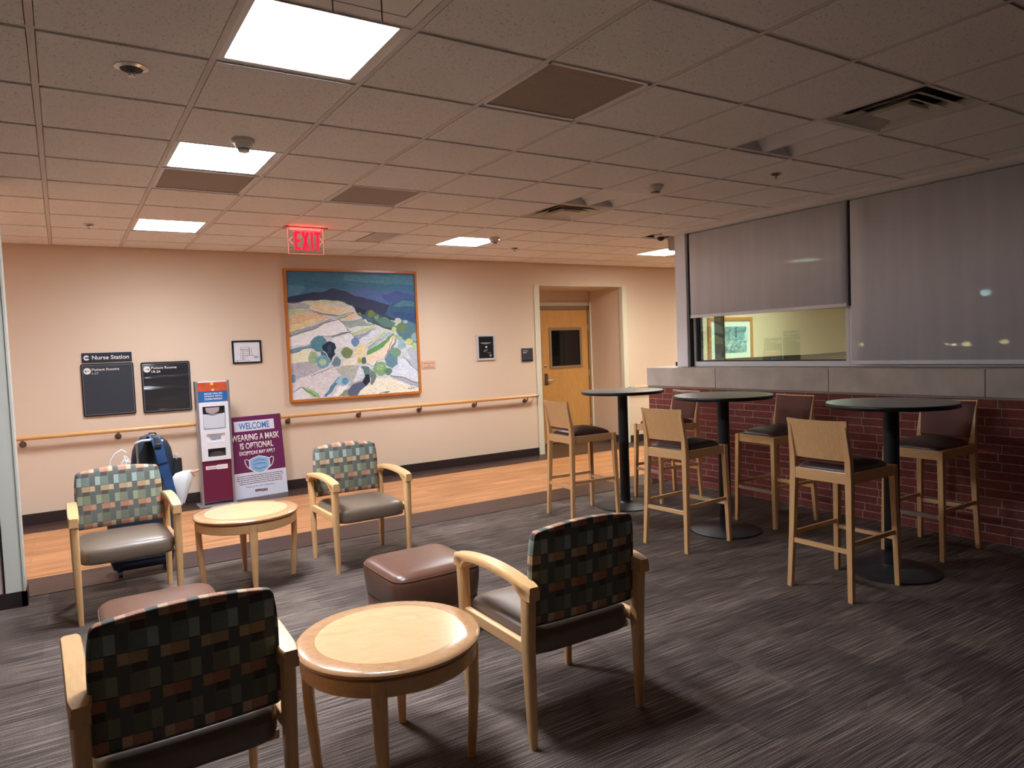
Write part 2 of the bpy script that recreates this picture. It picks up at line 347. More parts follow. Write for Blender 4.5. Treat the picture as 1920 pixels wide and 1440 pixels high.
# pale casing on the pillar end
cs = MB(); cs.box(-0.395, -0.288, 5.588, 5.60, 0.10, C-0.01); cs.box(-0.31, -0.288, 5.588, 5.79, 0.10, C-0.01)
cs.box(-0.405, -0.396, 5.592, 5.60, 0.10, C-0.01, 1); cs.box(-0.300, -0.286, 5.582, 5.588, 0.10, C-0.01)
struct(cs.build('trim_2', [PILW, DARK], bevel=0.002))
bb = MB(); bb.box(XL, -0.28, 5.585, 5.60, 0, 0.102); bb.box(-0.31, -0.28, 5.585, 5.785, 0, 0.102)
struct(bb.build('baseboard_front', BASEB))
bb = MB(); bb.box(XL, 5.75, D-0.012, D, 0, 0.108); bb.box(7.50, XR, D-0.012, D, 0, 0.108); bb.box(7.408, 7.42, D+0.01, 9.27, 0, 0.108)
struct(bb.build('baseboard_back', BASEB, bevel=0.003))
# bright casings round the door recess
dt = MB(); dt.box(5.755, 5.842, D-0.014, D, 0, 2.45); dt.box(5.83, 5.842, D-0.014, D+0.05, 0, 2.45)
dt.box(7.41, 7.497, D-0.014, D, 0, 2.45); dt.box(7.41, 7.42, D-0.014, D+0.07, 0, 2.45)
struct(dt.build('trim_3', CREAM, bevel=0.003))
struct(MB().box(5.842, 7.41, D-0.006, D, 2.438, 2.450).build('trim_4', CREAM))

# ceiling: tegular tiles over a T-bar grid, cells left open for what is recessed
holes = {(i, j) for i, j, *_ in LIGHTS} | {(1, -1), (1, 3), (-1, 3), (4, 3), (4, -2), (4, 2), (4, -1), (3, -4), (-1, -2)}
ce = MB(); gr = MB()
i0, i1, j0 = -8, 21, -10
for i in range(i0, i1+1):
    for j in range(j0, 9):
        x0, x1, y0, y1 = X0+i*T, X0+(i+1)*T, Y0+j*T, Y0+(j+1)*T
        y1 = min(y1, D); x0 = max(x0, XL); x1 = min(x1, XR); y0 = max(y0, YB)
        if y0 < 5.76: x1 = min(x1, RX)
        if y0 > 5.4 and y0 < 6.05 and x0 > 5.0: x1 = min(x1, 6.0) if x0 < 6.0 else x1
        if x0 >= x1-0.05 or y0 >= y1-0.03: continue
        if x0 > 6.15 and y0 < 5.9: continue
        if (i, j) in holes: continue
        half = (i, j) == (2, 6)
        g = 0.0155; xb = x0+T/2 if half else x1
        ce.box(x0+g, (xb if not half else xb)-g, y0+g, y1-g, C-0.007, C+0.012)
for i in range(i0, i1+2):
    x = X0+i*T
    if XL < x < RX: gr.box(x-0.0125, x+0.0125, YB, D, C-0.0062, C+0.006)
    elif RX <= x < XR: gr.box(x-0.0125, x+0.0125, 5.9, D, C-0.0062, C+0.006)
for j in range(j0, 10):
    y = Y0+j*T
    if YB < y < D: gr.box(XL, RX if y < 5.8 else XR, y-0.012, y+0.012, C, C+0.007)
gr.box(XL, XR, D-0.02, D, C-0.001, C+0.006); gr.box(RX-0.006, RX, YB, 5.76, C+0.006, C+0.012)
ce.box(XL-0.1, 6.3, YB-0.1, 9.4, C+0.2, C+0.26); ce.box(6.3, XR+0.1, 5.85, 9.4, C+0.2, C+0.26)  # unseen slab above the tiles, added to block light
ceo = struct(ce.build('ceiling', TILE)); gr.build('ceiling_grid', TBAR, ceo)
struct(MB().box(RX+0.004, 6.25, YB, 5.775, C-0.030, C+0.2).build('trim_5', mat('header_paint', S(250, 247, 244), 0.5)))
struct(MB().box(6.05, XR, 5.95, 6.05, 2.62, C+0.2).build('trim_6', mat('corridor_header', S(190, 180, 170), 0.6)))

# brick half wall with cast concrete cap
struct(MB().box(RX, 6.08, YB, 6.05, 0, 1.052).build('wall_right', BRICK))
cp = MB(); yj = [YB, -1.2, 0.05, 1.29, 2.52, 3.772, 5.05, 6.065]
for a, b in zip(yj, yj[1:]): cp.box(RX-0.012, 6.12, a+(0.003 if a > YB else 0), b-0.003, 1.066, 1.272)
cp.box(RX-0.004, 6.08, YB, 6.055, 1.052, 1.066, 1); cp.box(RX, 6.10, YB, 6.05, 1.07, 1.262, 1)
struct(cp.build('trim_7', [CONC, mat('pale_mortar', S(170, 160, 150), 0.8)], bevel=0.003))

# windows along the half wall
def win_bay(name, ya, yb, jb=0.045, gk=0.03):
    f = MB(); f.box(5.93, 6.03, ya, yb, 1.275, 1.325); f.box(5.93, 6.03, ya, yb, 2.68, 2.738)
    f.box(5.93, 6.03, yb-jb, yb, 1.325, 2.68); f.box(5.93, 6.03, ya, ya+0.035, 1.325, 2.68)
    o = struct(f.build(name, ALU, bevel=0.004))
    MB().box(5.972, 5.976, ya+0.035, yb-jb, 1.325, 2.68).build('glass', GLASS, o)
    g = MB(); g.box(5.955, 5.985, yb-jb-gk, yb-jb, 1.325, 2.68); g.box(5.955, 5.985, ya+0.035, yb-jb, 1.315, 1.338)
    g.build('gasket', DARK, o); return o
win_bay('window_1', 3.735, 5.60); win_bay('window_2', 0.6, 3.734, 0.03, 0.010); win_bay('window_3', -2.5, 0.59)
wc = MB(); wc.box(5.86, 6.06, 5.605, 5.765, 1.275, C-0.03); struct(wc.build('trim_8', ALU, bevel=0.004))
struct(MB().box(5.90, 5.93, 5.575, 5.604, 1.275, C-0.03).build('trim_9', DARK))
sg_ = MB(); sg_.box(5.900, 5.928, 3.688, 3.720, 1.815, 2.735); struct(sg_.build('trim_11', DARK))  # dark strip added to darken the gap between the two shades
# corridor windows beyond, seen through the first bay
cw = MB(); cw.box(6.1, XR, 5.97, 6.03, 1.27, 1.32, 0)
for x in (6.45, 6.83, 9.6, 11.6): cw.box(x-0.035, x+0.035, 5.95, 6.05, 1.32, 2.62, 0)
struct(cw.build('window_4', mat('dark_bronze_frame', S(52, 42, 38), 0.4, 0.4)))
struct(MB().box(6.12, XR, 5.92, 6.05, 0, 1.27).build('wall_corridor_front', mat('courtyard_brick', S(84, 62, 56), 0.8)))

def shade(ya, yb, zb, label):
    t = thing('roller_shade', label, 'window shade', (5.885, (ya+yb)/2, zb)); w_ = (yb-ya)/2; h = C-0.035-zb
    m_ = MB(); n = 24
    for k in range(n):
        a, b = -w_+2*w_*k/n, -w_+2*w_*(k+1)/n; f = lambda q: 0.0015*math.sin(q*7.0)
        v = [m_.bm.verts.new(p) for p in ((f(a), a, 0.02), (f(b), b, 0.02), (f(b)*0.3, b, h-0.005), (f(a)*0.3, a, h-0.005))]; m_._f(v, 0)
    o = m_.build('fabric', SHADE, t, smooth=30); q = o.modifiers.new('t', 'SOLIDIFY'); q.thickness = 0.0006
    MB().box(-0.008, 0.008, -w_, w_, 0, 0.032).build('hem_bar', mat('hem_bar', S(248, 248, 253), 0.3, spec=0.8), t, bevel=0.003)
    return t
s1 = shade(3.725, 5.568, 1.808, 'shorter grey roller shade pulled halfway over the far window')
shade(0.4, 3.685, 1.300, 'long grey roller shade drawn fully down over the near window')
ch = MB()
for z in [1.80+0.012*k for k in range(76)]: ch.sph((0.0, -0.935, z-1.808), 0.003, 5)
ch.build('bead_chain', STEEL, s1)

# ------------------------------------------------------------ door in the recess
d1 = MB(); d1.box(6.36, 6.42, 9.235, 9.29, 0, 2.20); d1.box(7.365, 7.42, 9.235, 9.29, 0, 2.20); d1.box(6.36, 7.42, 9.235, 9.29, 2.14, 2.20)
d1o = struct(d1.build('door_1', mat('door_frame_taupe', S(150, 118, 84), 0.45), bevel=0.003))
lf = MB()
for b in ((6.425, 6.60, 0.01, 2.135), (7.21, 7.36, 0.01, 2.135), (6.60, 7.21, 0.01, 1.22), (6.60, 7.21, 1.83, 2.135)): lf.box(b[0], b[1], 9.255, 9.295, b[2], b[3])
lf.build('door_leaf', DOORW, d1o)
vf = MB()
for b in ((6.575, 6.62, 1.195, 1.855), (7.19, 7.235, 1.195, 1.855), (6.62, 7.19, 1.195, 1.24), (6.62, 7.19, 1.81, 1.855)): vf.box(b[0], b[1], 9.243, 9.256, b[2], b[3])
vf.build('vision_frame', mat('vision_frame', S(158, 128, 92), 0.45), d1o, bevel=0.003)
MB().box(6.62, 7.19, 9.262, 9.268, 1.24, 1.81).build('window_pane', mat('dark_pane', S(20, 20, 20), 0.08), d1o)
lk = MB(); lk.box(6.465, 6.53, 9.245, 9.256, 0.94, 1.13); lk.build('lock_plate', BRONZE, d1o, bevel=0.004)
MB().tube([(6.50, 9.245, 1.02), (6.50, 9.20, 1.02), (6.55, 9.19, 1.02), (6.62, 9.19, 1.025)], 0.011, 10).build('door_handle', STEEL, d1o, smooth=50)
MB().lathe_at((0, 0, 0), [(0, 0), (0.02, 0), (0.02, 0.012), (0.012, 0.018), (0, 0.018)]).build('deadbolt', STEEL, d1o, smooth=40)
bpy.data.objects['deadbolt'].matrix_local = Matrix.Translation((6.49, 9.255, 1.245)) @ Matrix.Rotation(PI/2, 4, 'X')
for z in (1.85, 1.1, 0.3): MB().tube([(7.362, 9.245, z-0.05), (7.362, 9.245, z+0.05)], 0.009, 8).build('hinge', STEEL, d1o, smooth=50)
rc = MB(); rc.box(6.30, 6.36, 9.255, 9.27, 0, 2.26); rc.box(6.30, 7.41, 9.255, 9.27, 2.20, 2.26); rc.box(7.395, 7.42, 9.22, 9.24, 0, 2.26)
struct(rc.build('trim_10', CREAM))

# ------------------------------------------------------------ handrails
def rail(xa, xb, brs, label, endcap):
    t = thing('handrail', label, 'handrail', ((xa+xb)/2, D, 0.80)); cx = (xa+xb)/2
    n = 14; ringf = lambda x: [Vector((x-cx, -0.085+0.019*math.cos(2*PI*k/n), 0.066+0.022*math.sin(2*PI*k/n))) for k in range(n)]
    MB().loft([ringf(xa), ringf(xb)]).build('rail', RAILW, t, smooth=40)
    if endcap:
        e = xb if endcap > 0 else xa; q = MB(); sg = endcap
        q.loft([[Vector((x, -0.085+r*1.0*math.cos(2*PI*k/n), 0.066+r*1.1*math.sin(2*PI*k/n))) for k in range(n)] for x, r in ((e-cx-0.02*sg, 0.0198), (e-cx+0.035*sg, 0.0198), (e-cx+0.045*sg, 0.012))])
        q.tube([(e-cx+0.03*sg, -0.085, 0.066), (e-cx+0.035*sg, -0.04, 0.066), (e-cx+0.035*sg, 0, 0.066)], 0.014, 10)
        q.build('end_cap', ALUG, t, smooth=40)
    for bx in brs:
        q = MB(); q.tube([(bx-cx, 0, 0), (bx-cx, -0.012, 0)], 0.031, 20); q.tube([(bx-cx, -0.01, 0), (bx-cx, -0.07, 0.005), (bx-cx, -0.085, 0.02), (bx-cx, -0.085, 0.046)], 0.010, 10)
        q.build('bracket', BRONZE, t, smooth=40)
    return t
rail(XL+0.02, 5.68, [-2.83, -2.01, -1.19, -0.37, 0.45, 1.32, 2.195, 3.06, 3.88, 4.70, 5.53], 'long maple handrail running under the landscape painting on the back wall', 1)
rail(7.52, 13.9, [7.60, 8.42, 9.24, 10.06, 10.9, 11.7, 12.5, 13.3], 'maple handrail right of the door recess, running behind the brick half wall', -1)

# ------------------------------------------------------------ wall signs and frames
NAVY = mat('navy_sign', S(36, 42, 58), 0.4); SLATE = mat('slate_sign', S(58, 62, 70), 0.35); SIGNBLK = mat('sign_black', S(26, 26, 32), 0.35)
def wavy():
    mt, nt, b = newmat('film_insert'); b.inputs['Base Color'].default_value = S(50, 50, 54); b.inputs['Roughness'].default_value = 0.12
    b.inputs['Coat Weight'].default_value = 0.6; b.inputs['Coat Roughness'].default_value = 0.06
    n = N(nt, 'TexNoise', Scale=1.0, Detail=1.0); nt.links.new(mapping(nt, (2.0, 1, 11)), n.inputs['Vector']); bumpn(nt, b, n.outputs['Fac'], 1.0, 0.03); return mt
FILM = wavy()
def disc(m_, cx, cz, r, y, mi=0, n=28, t=0.0012):
    m_.loft([[Vector((cx+r*math.cos(2*PI*k/n), yy, cz+r*math.sin(2*PI*k/n))) for k in range(n)] for yy in (y, y-t)], mi)
def arrow(m_, cx, cz, L, y, sg, mi=0):
    a = L*0.5; m_.box(cx-a, cx+a, y-0.001, y, cz-0.0022, cz+0.0022, mi)
    for s_ in (1, -1):
        R = Matrix.Translation((cx+sg*a, 0, cz)) @ Matrix.Rotation(s_*sg*0.75, 4, 'Y')
        m_.box(-0.018 if sg > 0 else 0, 0 if sg > 0 else 0.018, y-0.001, y, -0.0022, 0.0022, mi, R)
t = thing('nurse_station_sign', 'narrow navy sign reading Nurse Station, directly above a square sign', 'sign', (0.398, D, 1.625))
MB().box(-0.226, 0.226, -0.012, 0, -0.048, 0.05).build('sign_plate', NAVY, t, bevel=0.003)
text('Nurse Station', 'lettering', INK, t, wallfn(-0.135, -0.019, -0.012), 0.040, 0.335, bold=0.018)
q = MB(); n = 26
pts = [(0.026*math.cos(a), 0.026*math.sin(a)) for a in (0.45+k*(2*PI-0.9)/n for k in range(n+1))]; pin = [(0.010*math.cos(a), 0.010*math.sin(a)) for a in (2.5, 3.14, 3.78)]
poly = pts+[(0.012, -0.006), (0.0, -0.006), (0.0, -0.013), (-0.016, 0.0), (0.0, 0.013), (0.0, 0.006), (0.012, 0.006)]
q.prism(poly, lambda a, b, t_: Vector((a-0.183, -0.012-t_, b)), 0, 0.001); q.build('arrow_symbol', INK, t)
def room_sign(cx, z0, z1, txt, sg, insert, label, w2=0.238):
    t = thing('room_directory_sign', label, 'sign', (cx, D, (z0+z1)/2), group='patient room signs'); h = (z1-z0)/2
    q = MB(); n = 5
    def rr(w_, h_, r):
        out = []
        for sx, sz, a0 in ((1, 1, 0), (-1, 1, PI/2), (-1, -1, PI), (1, -1, 1.5*PI)):
            for k in range(n): a = a0+PI/2*k/(n-1); out.append((sx*(w_-r)+r*math.cos(a), sz*(h_-r)+r*math.sin(a)))
        return out
    q.loft([[Vector((a, y, b)) for a, b in rr(w2*s_, h*s_, 0.018)] for y, s_ in ((0, 1), (-0.018, 1), (-0.022, 0.985), (-0.022, 0.95))]); q.build('sign_frame', SIGNBLK, t, smooth=35)
    MB().box(-w2*0.93, w2*0.93, -0.0235, -0.021, -h*0.93, h*0.93).build('insert_sheet', insert, t)
    q = MB()
    for b in ((-w2*0.945, w2*0.945, -h*0.945, -h*0.93), (-w2*0.945, -w2*0.93, -h*0.945, h*0.945), (w2*0.93, w2*0.945, -h*0.945, h*0.945), (-w2*0.945, w2*0.945, h*0.93, h*0.945)): q.box(b[0], b[1], -0.0245, -0.0215, b[2], b[3])
    q.build('edge_strip', ALUG, t)
    text('Patient Rooms', 'lettering', INK, t, wallfn(-0.140, h-0.074, -0.0236), 0.024, 0.245, bold=0.012)
    text(txt, 'lettering', INK, t, wallfn(-0.140, h-0.113, -0.0236), 0.024, 0.055 if sg < 0 else 0.086, bold=0.012)
    q = MB(); disc(q, -0.182, h-0.075, 0.033, -0.0236); qo = q.build('arrow_disc', INK, t)
    q = MB(); arrow(q, -0.182, h-0.075, 0.042, -0.0249, sg); q.build('arrow', SIGNBLK, qo)
room_sign(0.395, 1.025, 1.565, '1-17', -1, SLATE, 'square slate sign reading Patient Rooms 1-17, left of its twin')
room_sign(0.938, 1.02, 1.557, '18-26', 1, FILM, 'square sign reading Patient Rooms 18-26 under glossy wrinkled film')

def frame(name, label, cat, x0, x1, z0, z1, bw, dep, fm, y=D):
    cx, cz = (x0+x1)/2, (z0+z1)/2; t = thing(name, label, cat, (cx, y, cz)); w_, h = (x1-x0)/2, (z1-z0)/2; q = MB()
    q.box(-w_, w_, -dep, 0, h-bw, h); q.box(-w_, w_, -dep, 0, -h, -h+bw); q.box(-w_, -w_+bw, -dep, 0, -h+bw, h-bw); q.box(w_-bw, w_, -dep, 0, -h+bw, h-bw)
    q.build('frame', fm, t, bevel=0.002); return t, w_-bw, h-bw
t, a, h = frame('framed_floor_plan', 'small black-framed evacuation floor plan between directory signs and painting', 'picture', 1.625, 1.942, 1.502, 1.762, 0.017, 0.02, SIGNBLK)
MB().box(-a, a, -0.010, -0.002, -h, h).build('paper', mat('plan_paper', S(228, 226, 232), 0.5), t)
q = MB()
for b in ((-.07, .03, .05, .054), (-.07, .03, .022, .030), (-.03, .04, .004, .01), (-.035, .035, -.02, -.014), (-.035, .075, -.044, -.036), (-.035, .01, -.06, -.055), (-.07, -.02, -.082, -.076), (-.05, -.042, -.08, .03), (-.07, -.066, -.07, .05), (.022, .030, -.04, .05), (.048, .052, -.03, .05), (-.10, .03, -.098, -.094), (.07, .12, -.058, -.05)): q.box(b[0], b[1], -0.0112, -0.0098, b[2], b[3])
q.build('plan_lines', GREYINK, t)
MB().box(.075, .12, -0.0112, -0.0098, -.072, -.066).build('legend_bar', SIGNBLK, t)
q = MB(); disc(q, -.112, -.100, .006, -.0098); q.build('legend_mark', SIGNBLK, t)

t, a, h = frame('framed_certificate', 'silver-framed black certificate between painting and door recess', 'picture', 4.781, 5.07, 1.405, 1.756, 0.026, 0.022, mat('silver_frame', S(214, 214, 220), 0.35, 0.2))
MB().box(-a, a, -0.012, -0.002, -h, h).build('certificate_sheet', mat('certificate_black', S(34, 32, 34), 0.25), t)
q = MB(); disc(q, .005, .005, .014, -.0118, n=20)
for b in ((-.08, .08, .058, .063), (-.04, .045, .047, .050), (-.03, .03, -.040, -.036), (-.04, .0, -.058, -.055), (.02, .08, -.075, -.073)): q.box(b[0], b[1], -.0128, -.0118, b[2], b[3])
q.build('certificate_print', INK, t)
q = MB(); disc(q, .068, -.112, .017, -.0118, n=20); q.build('seal', GREYINK, t)

t = thing('artwork_label', 'small pinkish label plaque right of the painting frame', 'label plaque', (4.052, D, 1.381))
MB().box(-0.1, 0.1, -0.008, 0, -0.052, 0.052).build('plaque', mat('plaque_tan', S(222, 178, 150), 0.5), t, bevel=0.002)
PLP = mat('plaque_print', S(140, 92, 76), 0.7)
for nm, rows in (('title_print', ((.018, ((-.07, -.04), (-.03, .02), (.03, .07))),)), ('credit_print', ((-.015, ((-.02, .02),)), (-.033, ((-.07, -.02), (-.01, .02), (.03, .07)))))):
    q = MB()
    for z, segs in rows:
        for a_, b_ in segs: q.box(a_, b_, -.009, -.0078, z-.003, z+.003)
    q.build(nm, PLP, t)
t = thing('room_name_sign', 'small dark square room sign beside the door recess', 'sign', (5.604, D, 1.452))
MB().box(-0.095, 0.095, -0.016, 0, -0.098, 0.098).build('sign_plate', SLATE, t, bevel=0.006)
text('Training', 'lettering', INK, t, wallfn(-0.075, 0.052, -0.016), 0.017, 0.078, bold=0.012); text('Room', 'lettering', INK, t, wallfn(-0.075, 0.026, -0.016), 0.017, 0.058, bold=0.012)
MB().box(-0.09, 0.09, -0.019, -0.0155, -0.092, -0.068).build('braille_strip', SIGNBLK, t)
MB().box(-0.088, 0.088, -0.014, 0, -0.104, -0.0985).build('lower_lip', CREAM, t)

# ------------------------------------------------------------ landscape painting: colour regions of the canvas, in canvas units of 1440
PQ = [(74, 88), (1312, 125), (1362, 1248), (146, 1332)]
def hom(q):
    import numpy as np
    A = []; B = []
    for (x, y), (u, v) in zip(q, ((0, 0), (1, 0), (1, 1), (0, 1))):
        A.append([x, y, 1, 0, 0, 0, -u*x, -u*y]); B.append(u); A.append([0, 0, 0, x, y, 1, -v*x, -v*y]); B.append(v)
    h = np.linalg.solve(np.array(A, float), np.array(B, float)); return h
HH = hom(PQ)
def cuv(x, y):
    d = HH[6]*x+HH[7]*y+1; return ((HH[0]*x+HH[1]*y+HH[2])/d, (HH[3]*x+HH[4]*y+HH[5])/d)
def E_(cx, cy, rx, ry=None, n=14): ry = ry or rx; return [(cx+rx*math.cos(2*PI*k/n), cy+ry*math.sin(2*PI*k/n)) for k in range(n)]
SHAPES = [
 ((60, 116, 150), [(60, 60), (1400, 60), (1400, 500), (60, 500)]), ((78, 138, 168), [(650, 130), (1300, 140), (1310, 230), (900, 215), (640, 180)]), ((84, 134, 160), [(90, 230), (300, 240), (200, 320), (90, 345)]), ((52, 104, 142), [(250, 180), (700, 215), (640, 260), (260, 250)]),
 ((76, 104, 166), [(680, 285), (850, 258), (1000, 292), (1150, 280), (1316, 325), (1330, 620), (700, 420)]), ((62, 86, 150), [(1000, 330), (1160, 290), (1316, 330), (1318, 370), (1220, 362), (1120, 400), (1070, 420)]),
 ((42, 50, 84), [(86, 355), (250, 312), (420, 295), (540, 264), (650, 285), (740, 332), (900, 370), (1080, 425), (1335, 520), (1335, 660), (1100, 570), (900, 520), (720, 440), (640, 390), (400, 365), (240, 388), (90, 408)]),
 ((48, 86, 122), [(1080, 425), (1150, 380), (1230, 360), (1322, 374), (1335, 640), (1180, 580), (1040, 520)]), ((70, 120, 140), [(1110, 430), (1200, 378), (1318, 390), (1322, 440), (1200, 440)]), ((40, 74, 120), [(1090, 490), (1325, 500), (1332, 610), (1150, 560)]),
 ((206, 206, 210), [(92, 402), (240, 386), (420, 366), (600, 384), (722, 432), (800, 530), (940, 612), (1060, 650), (1150, 690), (1345, 800), (1370, 1260), (140, 1340)]),
 ((198, 202, 172), [(240, 386), (420, 366), (600, 384), (700, 425), (480, 405), (300, 402)]), ((170, 174, 178), [(95, 405), (200, 388), (330, 420), (300, 455), (98, 462)]), ((214, 204, 160), [(300, 402), (480, 405), (350, 440)]),
 ((222, 204, 168), [(310, 470), (420, 416), (560, 425), (722, 452), (700, 500), (560, 515), (400, 500)]), ((186, 202, 168), [(100, 462), (300, 455), (330, 480), (170, 510), (104, 530)]),
 ((218, 190, 150), [(108, 560), (190, 490), (420, 498), (525, 535), (380, 590), (250, 625), (118, 695)]), ((226, 206, 160), [(110, 620), (260, 580), (450, 540), (300, 620), (118, 690)]),
 ((140, 142, 172), [(320, 480), (430, 505), (600, 522), (560, 535), (400, 512)]), ((150, 172, 132), [(545, 545), (690, 515), (740, 495), (690, 535), (600, 558)]), ((230, 190, 158), [(620, 572), (730, 500), (780, 520), (700, 565)]),
 ((156, 160, 166), [(120, 700), (250, 650), (420, 588), (540, 550), (500, 580), (330, 660), (118, 725)]), ((232, 232, 240), [(120, 730), (330, 660), (500, 580), (600, 560), (670, 640), (690, 672), (560, 710), (430, 722), (330, 790), (124, 822)]),
 ((150, 166, 160), [(620, 580), (820, 555), (860, 590), (940, 612), (700, 640), (650, 610)]), ((214, 220, 222), [(690, 640), (940, 615), (860, 640), (720, 690)]),
 ((184, 204, 132), [(718, 700), (840, 650), (945, 612), (930, 650), (800, 690), (735, 718)]), ((150, 156, 184), [(740, 722), (960, 640), (880, 700), (760, 765)]), ((208, 212, 220), [(770, 760), (1000, 640), (1050, 650), (870, 760), (860, 800)]), ((172, 200, 118), [(860, 795), (950, 745), (1060, 655), (1035, 700), (900, 790)]),
 ((170, 182, 196), [(870, 830), (1000, 740), (1070, 680), (1100, 690), (980, 790), (870, 860)]), ((98, 152, 88), [(862, 905), (868, 860), (1000, 790), (1110, 690), (1130, 700), (1050, 800), (940, 880)]),
 ((236, 214, 190), [(862, 912), (1000, 850), (1130, 695), (1135, 760), (1060, 890), (900, 1005), (862, 980)]), ((120, 134, 150), [(1135, 700), (1160, 730), (1100, 880), (1030, 930), (1130, 770)]),
 ((222, 224, 234), [(540, 740), (690, 690), (750, 745), (730, 830), (580, 825), (520, 790)]), ((130, 140, 150), [(520, 728), (600, 690), (720, 672), (700, 690), (600, 705), (530, 742)]),
 ((110, 148, 168), [(124, 850), (260, 815), (350, 795), (345, 830), (240, 850), (124, 890)]), ((228, 228, 196), [(126, 905), (250, 845), (330, 835), (310, 960), (130, 975)]), ((174, 170, 180), [(135, 985), (300, 965), (450, 1020), (330, 1090), (170, 1135), (140, 1080)]),
 ((212, 206, 210), [(140, 1150), (330, 1100), (530, 1020), (590, 1080), (560, 1150), (470, 1260), (420, 1310), (250, 1210), (150, 1260)]), ((222, 222, 230), [(150, 1270), (240, 1215), (380, 1300), (150, 1335)]), ((150, 182, 132), [(230, 1210), (300, 1215), (400, 1270), (420, 1310), (340, 1300)]),
 ((92, 140, 172), E_(155, 1128, 26, 38)), ((84, 134, 152), E_(408, 795, 84, 76)), ((22, 40, 60), [(440, 810), (500, 765), (560, 790), (572, 860), (540, 920), (520, 955), (480, 890), (440, 860)]), ((46, 66, 92), E_(505, 850, 22, 46)),
 ((70, 110, 128), [(420, 860), (470, 890), (520, 960), (480, 1000), (430, 930)]), ((150, 176, 138), E_(348, 930, 50, 64)), ((110, 158, 172), E_(440, 965, 70, 60)), ((170, 196, 168), E_(440, 970, 40, 32)),
 ((196, 206, 206), E_(590, 875, 36, 44)), ((112, 130, 82), E_(672, 878, 54, 54)), ((104, 134, 176), E_(752, 778, 38, 44)), ((222, 210, 170), [(728, 850), (790, 790), (858, 810), (862, 900), (760, 945), (735, 900)]), ((230, 222, 202), [(630, 970), (690, 930), (760, 930), (770, 980), (700, 1020), (630, 1010)]),
 ((112, 134, 142), [(520, 980), (570, 910), (620, 950), (600, 1010), (550, 1020)]), ((178, 178, 170), [(560, 1030), (640, 1000), (790, 1000), (830, 1040), (850, 1120), (720, 1180), (600, 1080)]), ((208, 212, 224), [(790, 1000), (850, 1080), (845, 1125), (720, 1180), (760, 1100)]),
 ((172, 168, 60), E_(792, 955, 20, 26)), ((76, 104, 96), E_(835, 955, 26, 34)), ((230, 232, 232), [(860, 985), (960, 960), (930, 1010), (880, 1030)]), ((92, 120, 124), [(810, 1010), (890, 1020), (900, 1110), (850, 1110)]),
 ((28, 30, 48), [(850, 1090), (892, 1085), (892, 1160), (850, 1205), (815, 1170)]), ((88, 96, 124), [(690, 1230), (720, 1190), (820, 1150), (850, 1205), (800, 1240), (780, 1290), (680, 1290)]), ((84, 128, 158), [(450, 1300), (530, 1180), (600, 1100), (590, 1170), (520, 1270), (470, 1305)]), ((150, 186, 204), [(560, 1160), (620, 1100), (690, 1110), (700, 1170), (620, 1200)]),
 ((90, 140, 178), E_(655, 1150, 28, 30)), ((236, 234, 238), [(540, 1290), (600, 1200), (690, 1185), (640, 1260), (590, 1300)]), ((126, 150, 112), [(590, 1295), (650, 1240), (690, 1235), (680, 1292)]),
 ((232, 226, 206), [(800, 1240), (880, 1190), (940, 1130), (1060, 1115), (1200, 1160), (1340, 1220), (1364, 1250), (1000, 1270), (800, 1285)]), ((84, 128, 104), [(980, 1270), (1080, 1245), (1070, 1262)]), ((166, 172, 188), [(1090, 1110), (1180, 1105), (1300, 1150), (1362, 1180), (1362, 1215), (1240, 1170)]),
 ((210, 216, 232), [(1090, 1060), (1190, 945), (1260, 970), (1330, 1050), (1360, 1060), (1362, 1150), (1200, 1105), (1100, 1100)]), ((180, 184, 196), [(1190, 880), (1280, 830), (1345, 850), (1358, 1050), (1260, 970)]), ((198, 206, 216), [(1200, 890), (1240, 850), (1300, 960), (1240, 940)]),
 ((60, 84, 84), [(730, 440), (800, 455), (870, 480), (960, 500), (1060, 560), (1150, 640), (1100, 670), (1020, 640), (940, 610), (860, 570), (790, 520)]), ((18, 26, 50), [(726, 440), (800, 450), (860, 475), (840, 510), (780, 510)]), ((106, 124, 60), E_(905, 505, 36, 32)), ((52, 96, 130), E_(840, 540, 32, 26)), ((104, 128, 66), E_(795, 508, 18, 22)),
 ((86, 124, 112), [(930, 560), (1040, 540), (1140, 600), (1100, 650), (1000, 620)]), ((116, 146, 130), E_(955, 540, 24, 20)), ((70, 108, 116), E_(890, 560, 30, 30)), ((82, 118, 130), [(1130, 640), (1200, 560), (1330, 600), (1342, 820), (1250, 800), (1180, 740)]),
 ((104, 128, 84), E_(1190, 642, 48, 44)), ((172, 194, 134), E_(1122, 658, 24, 26)), ((186, 196, 176), E_(1163, 575, 34, 26)), ((150, 176, 180), E_(1235, 585, 22, 20)), ((160, 182, 150), [(1150, 700), (1200, 740), (1170, 770), (1130, 750)]), ((150, 180, 192), E_(1198, 800, 40, 50)), ((190, 200, 122), E_(1268, 775, 36, 36)), ((176, 198, 150), E_(1322, 818, 24, 36)), ((138, 164, 176), E_(1318, 730, 30, 44)),
 ((112, 152, 118), E_(1145, 878, 44, 44)), ((98, 136, 150), [(1030, 940), (1090, 880), (1150, 920), (1160, 990), (1110, 1030), (1050, 1000)]), ((122, 164, 118), E_(992, 1035, 66, 66)), ((146, 182, 132), E_(985, 1020, 36, 34)), ((92, 132, 108), E_(1070, 1060, 34, 40)), ((108, 128, 122), [(900, 1040), (930, 1060), (960, 1110), (920, 1190), (900, 1180)]),
]
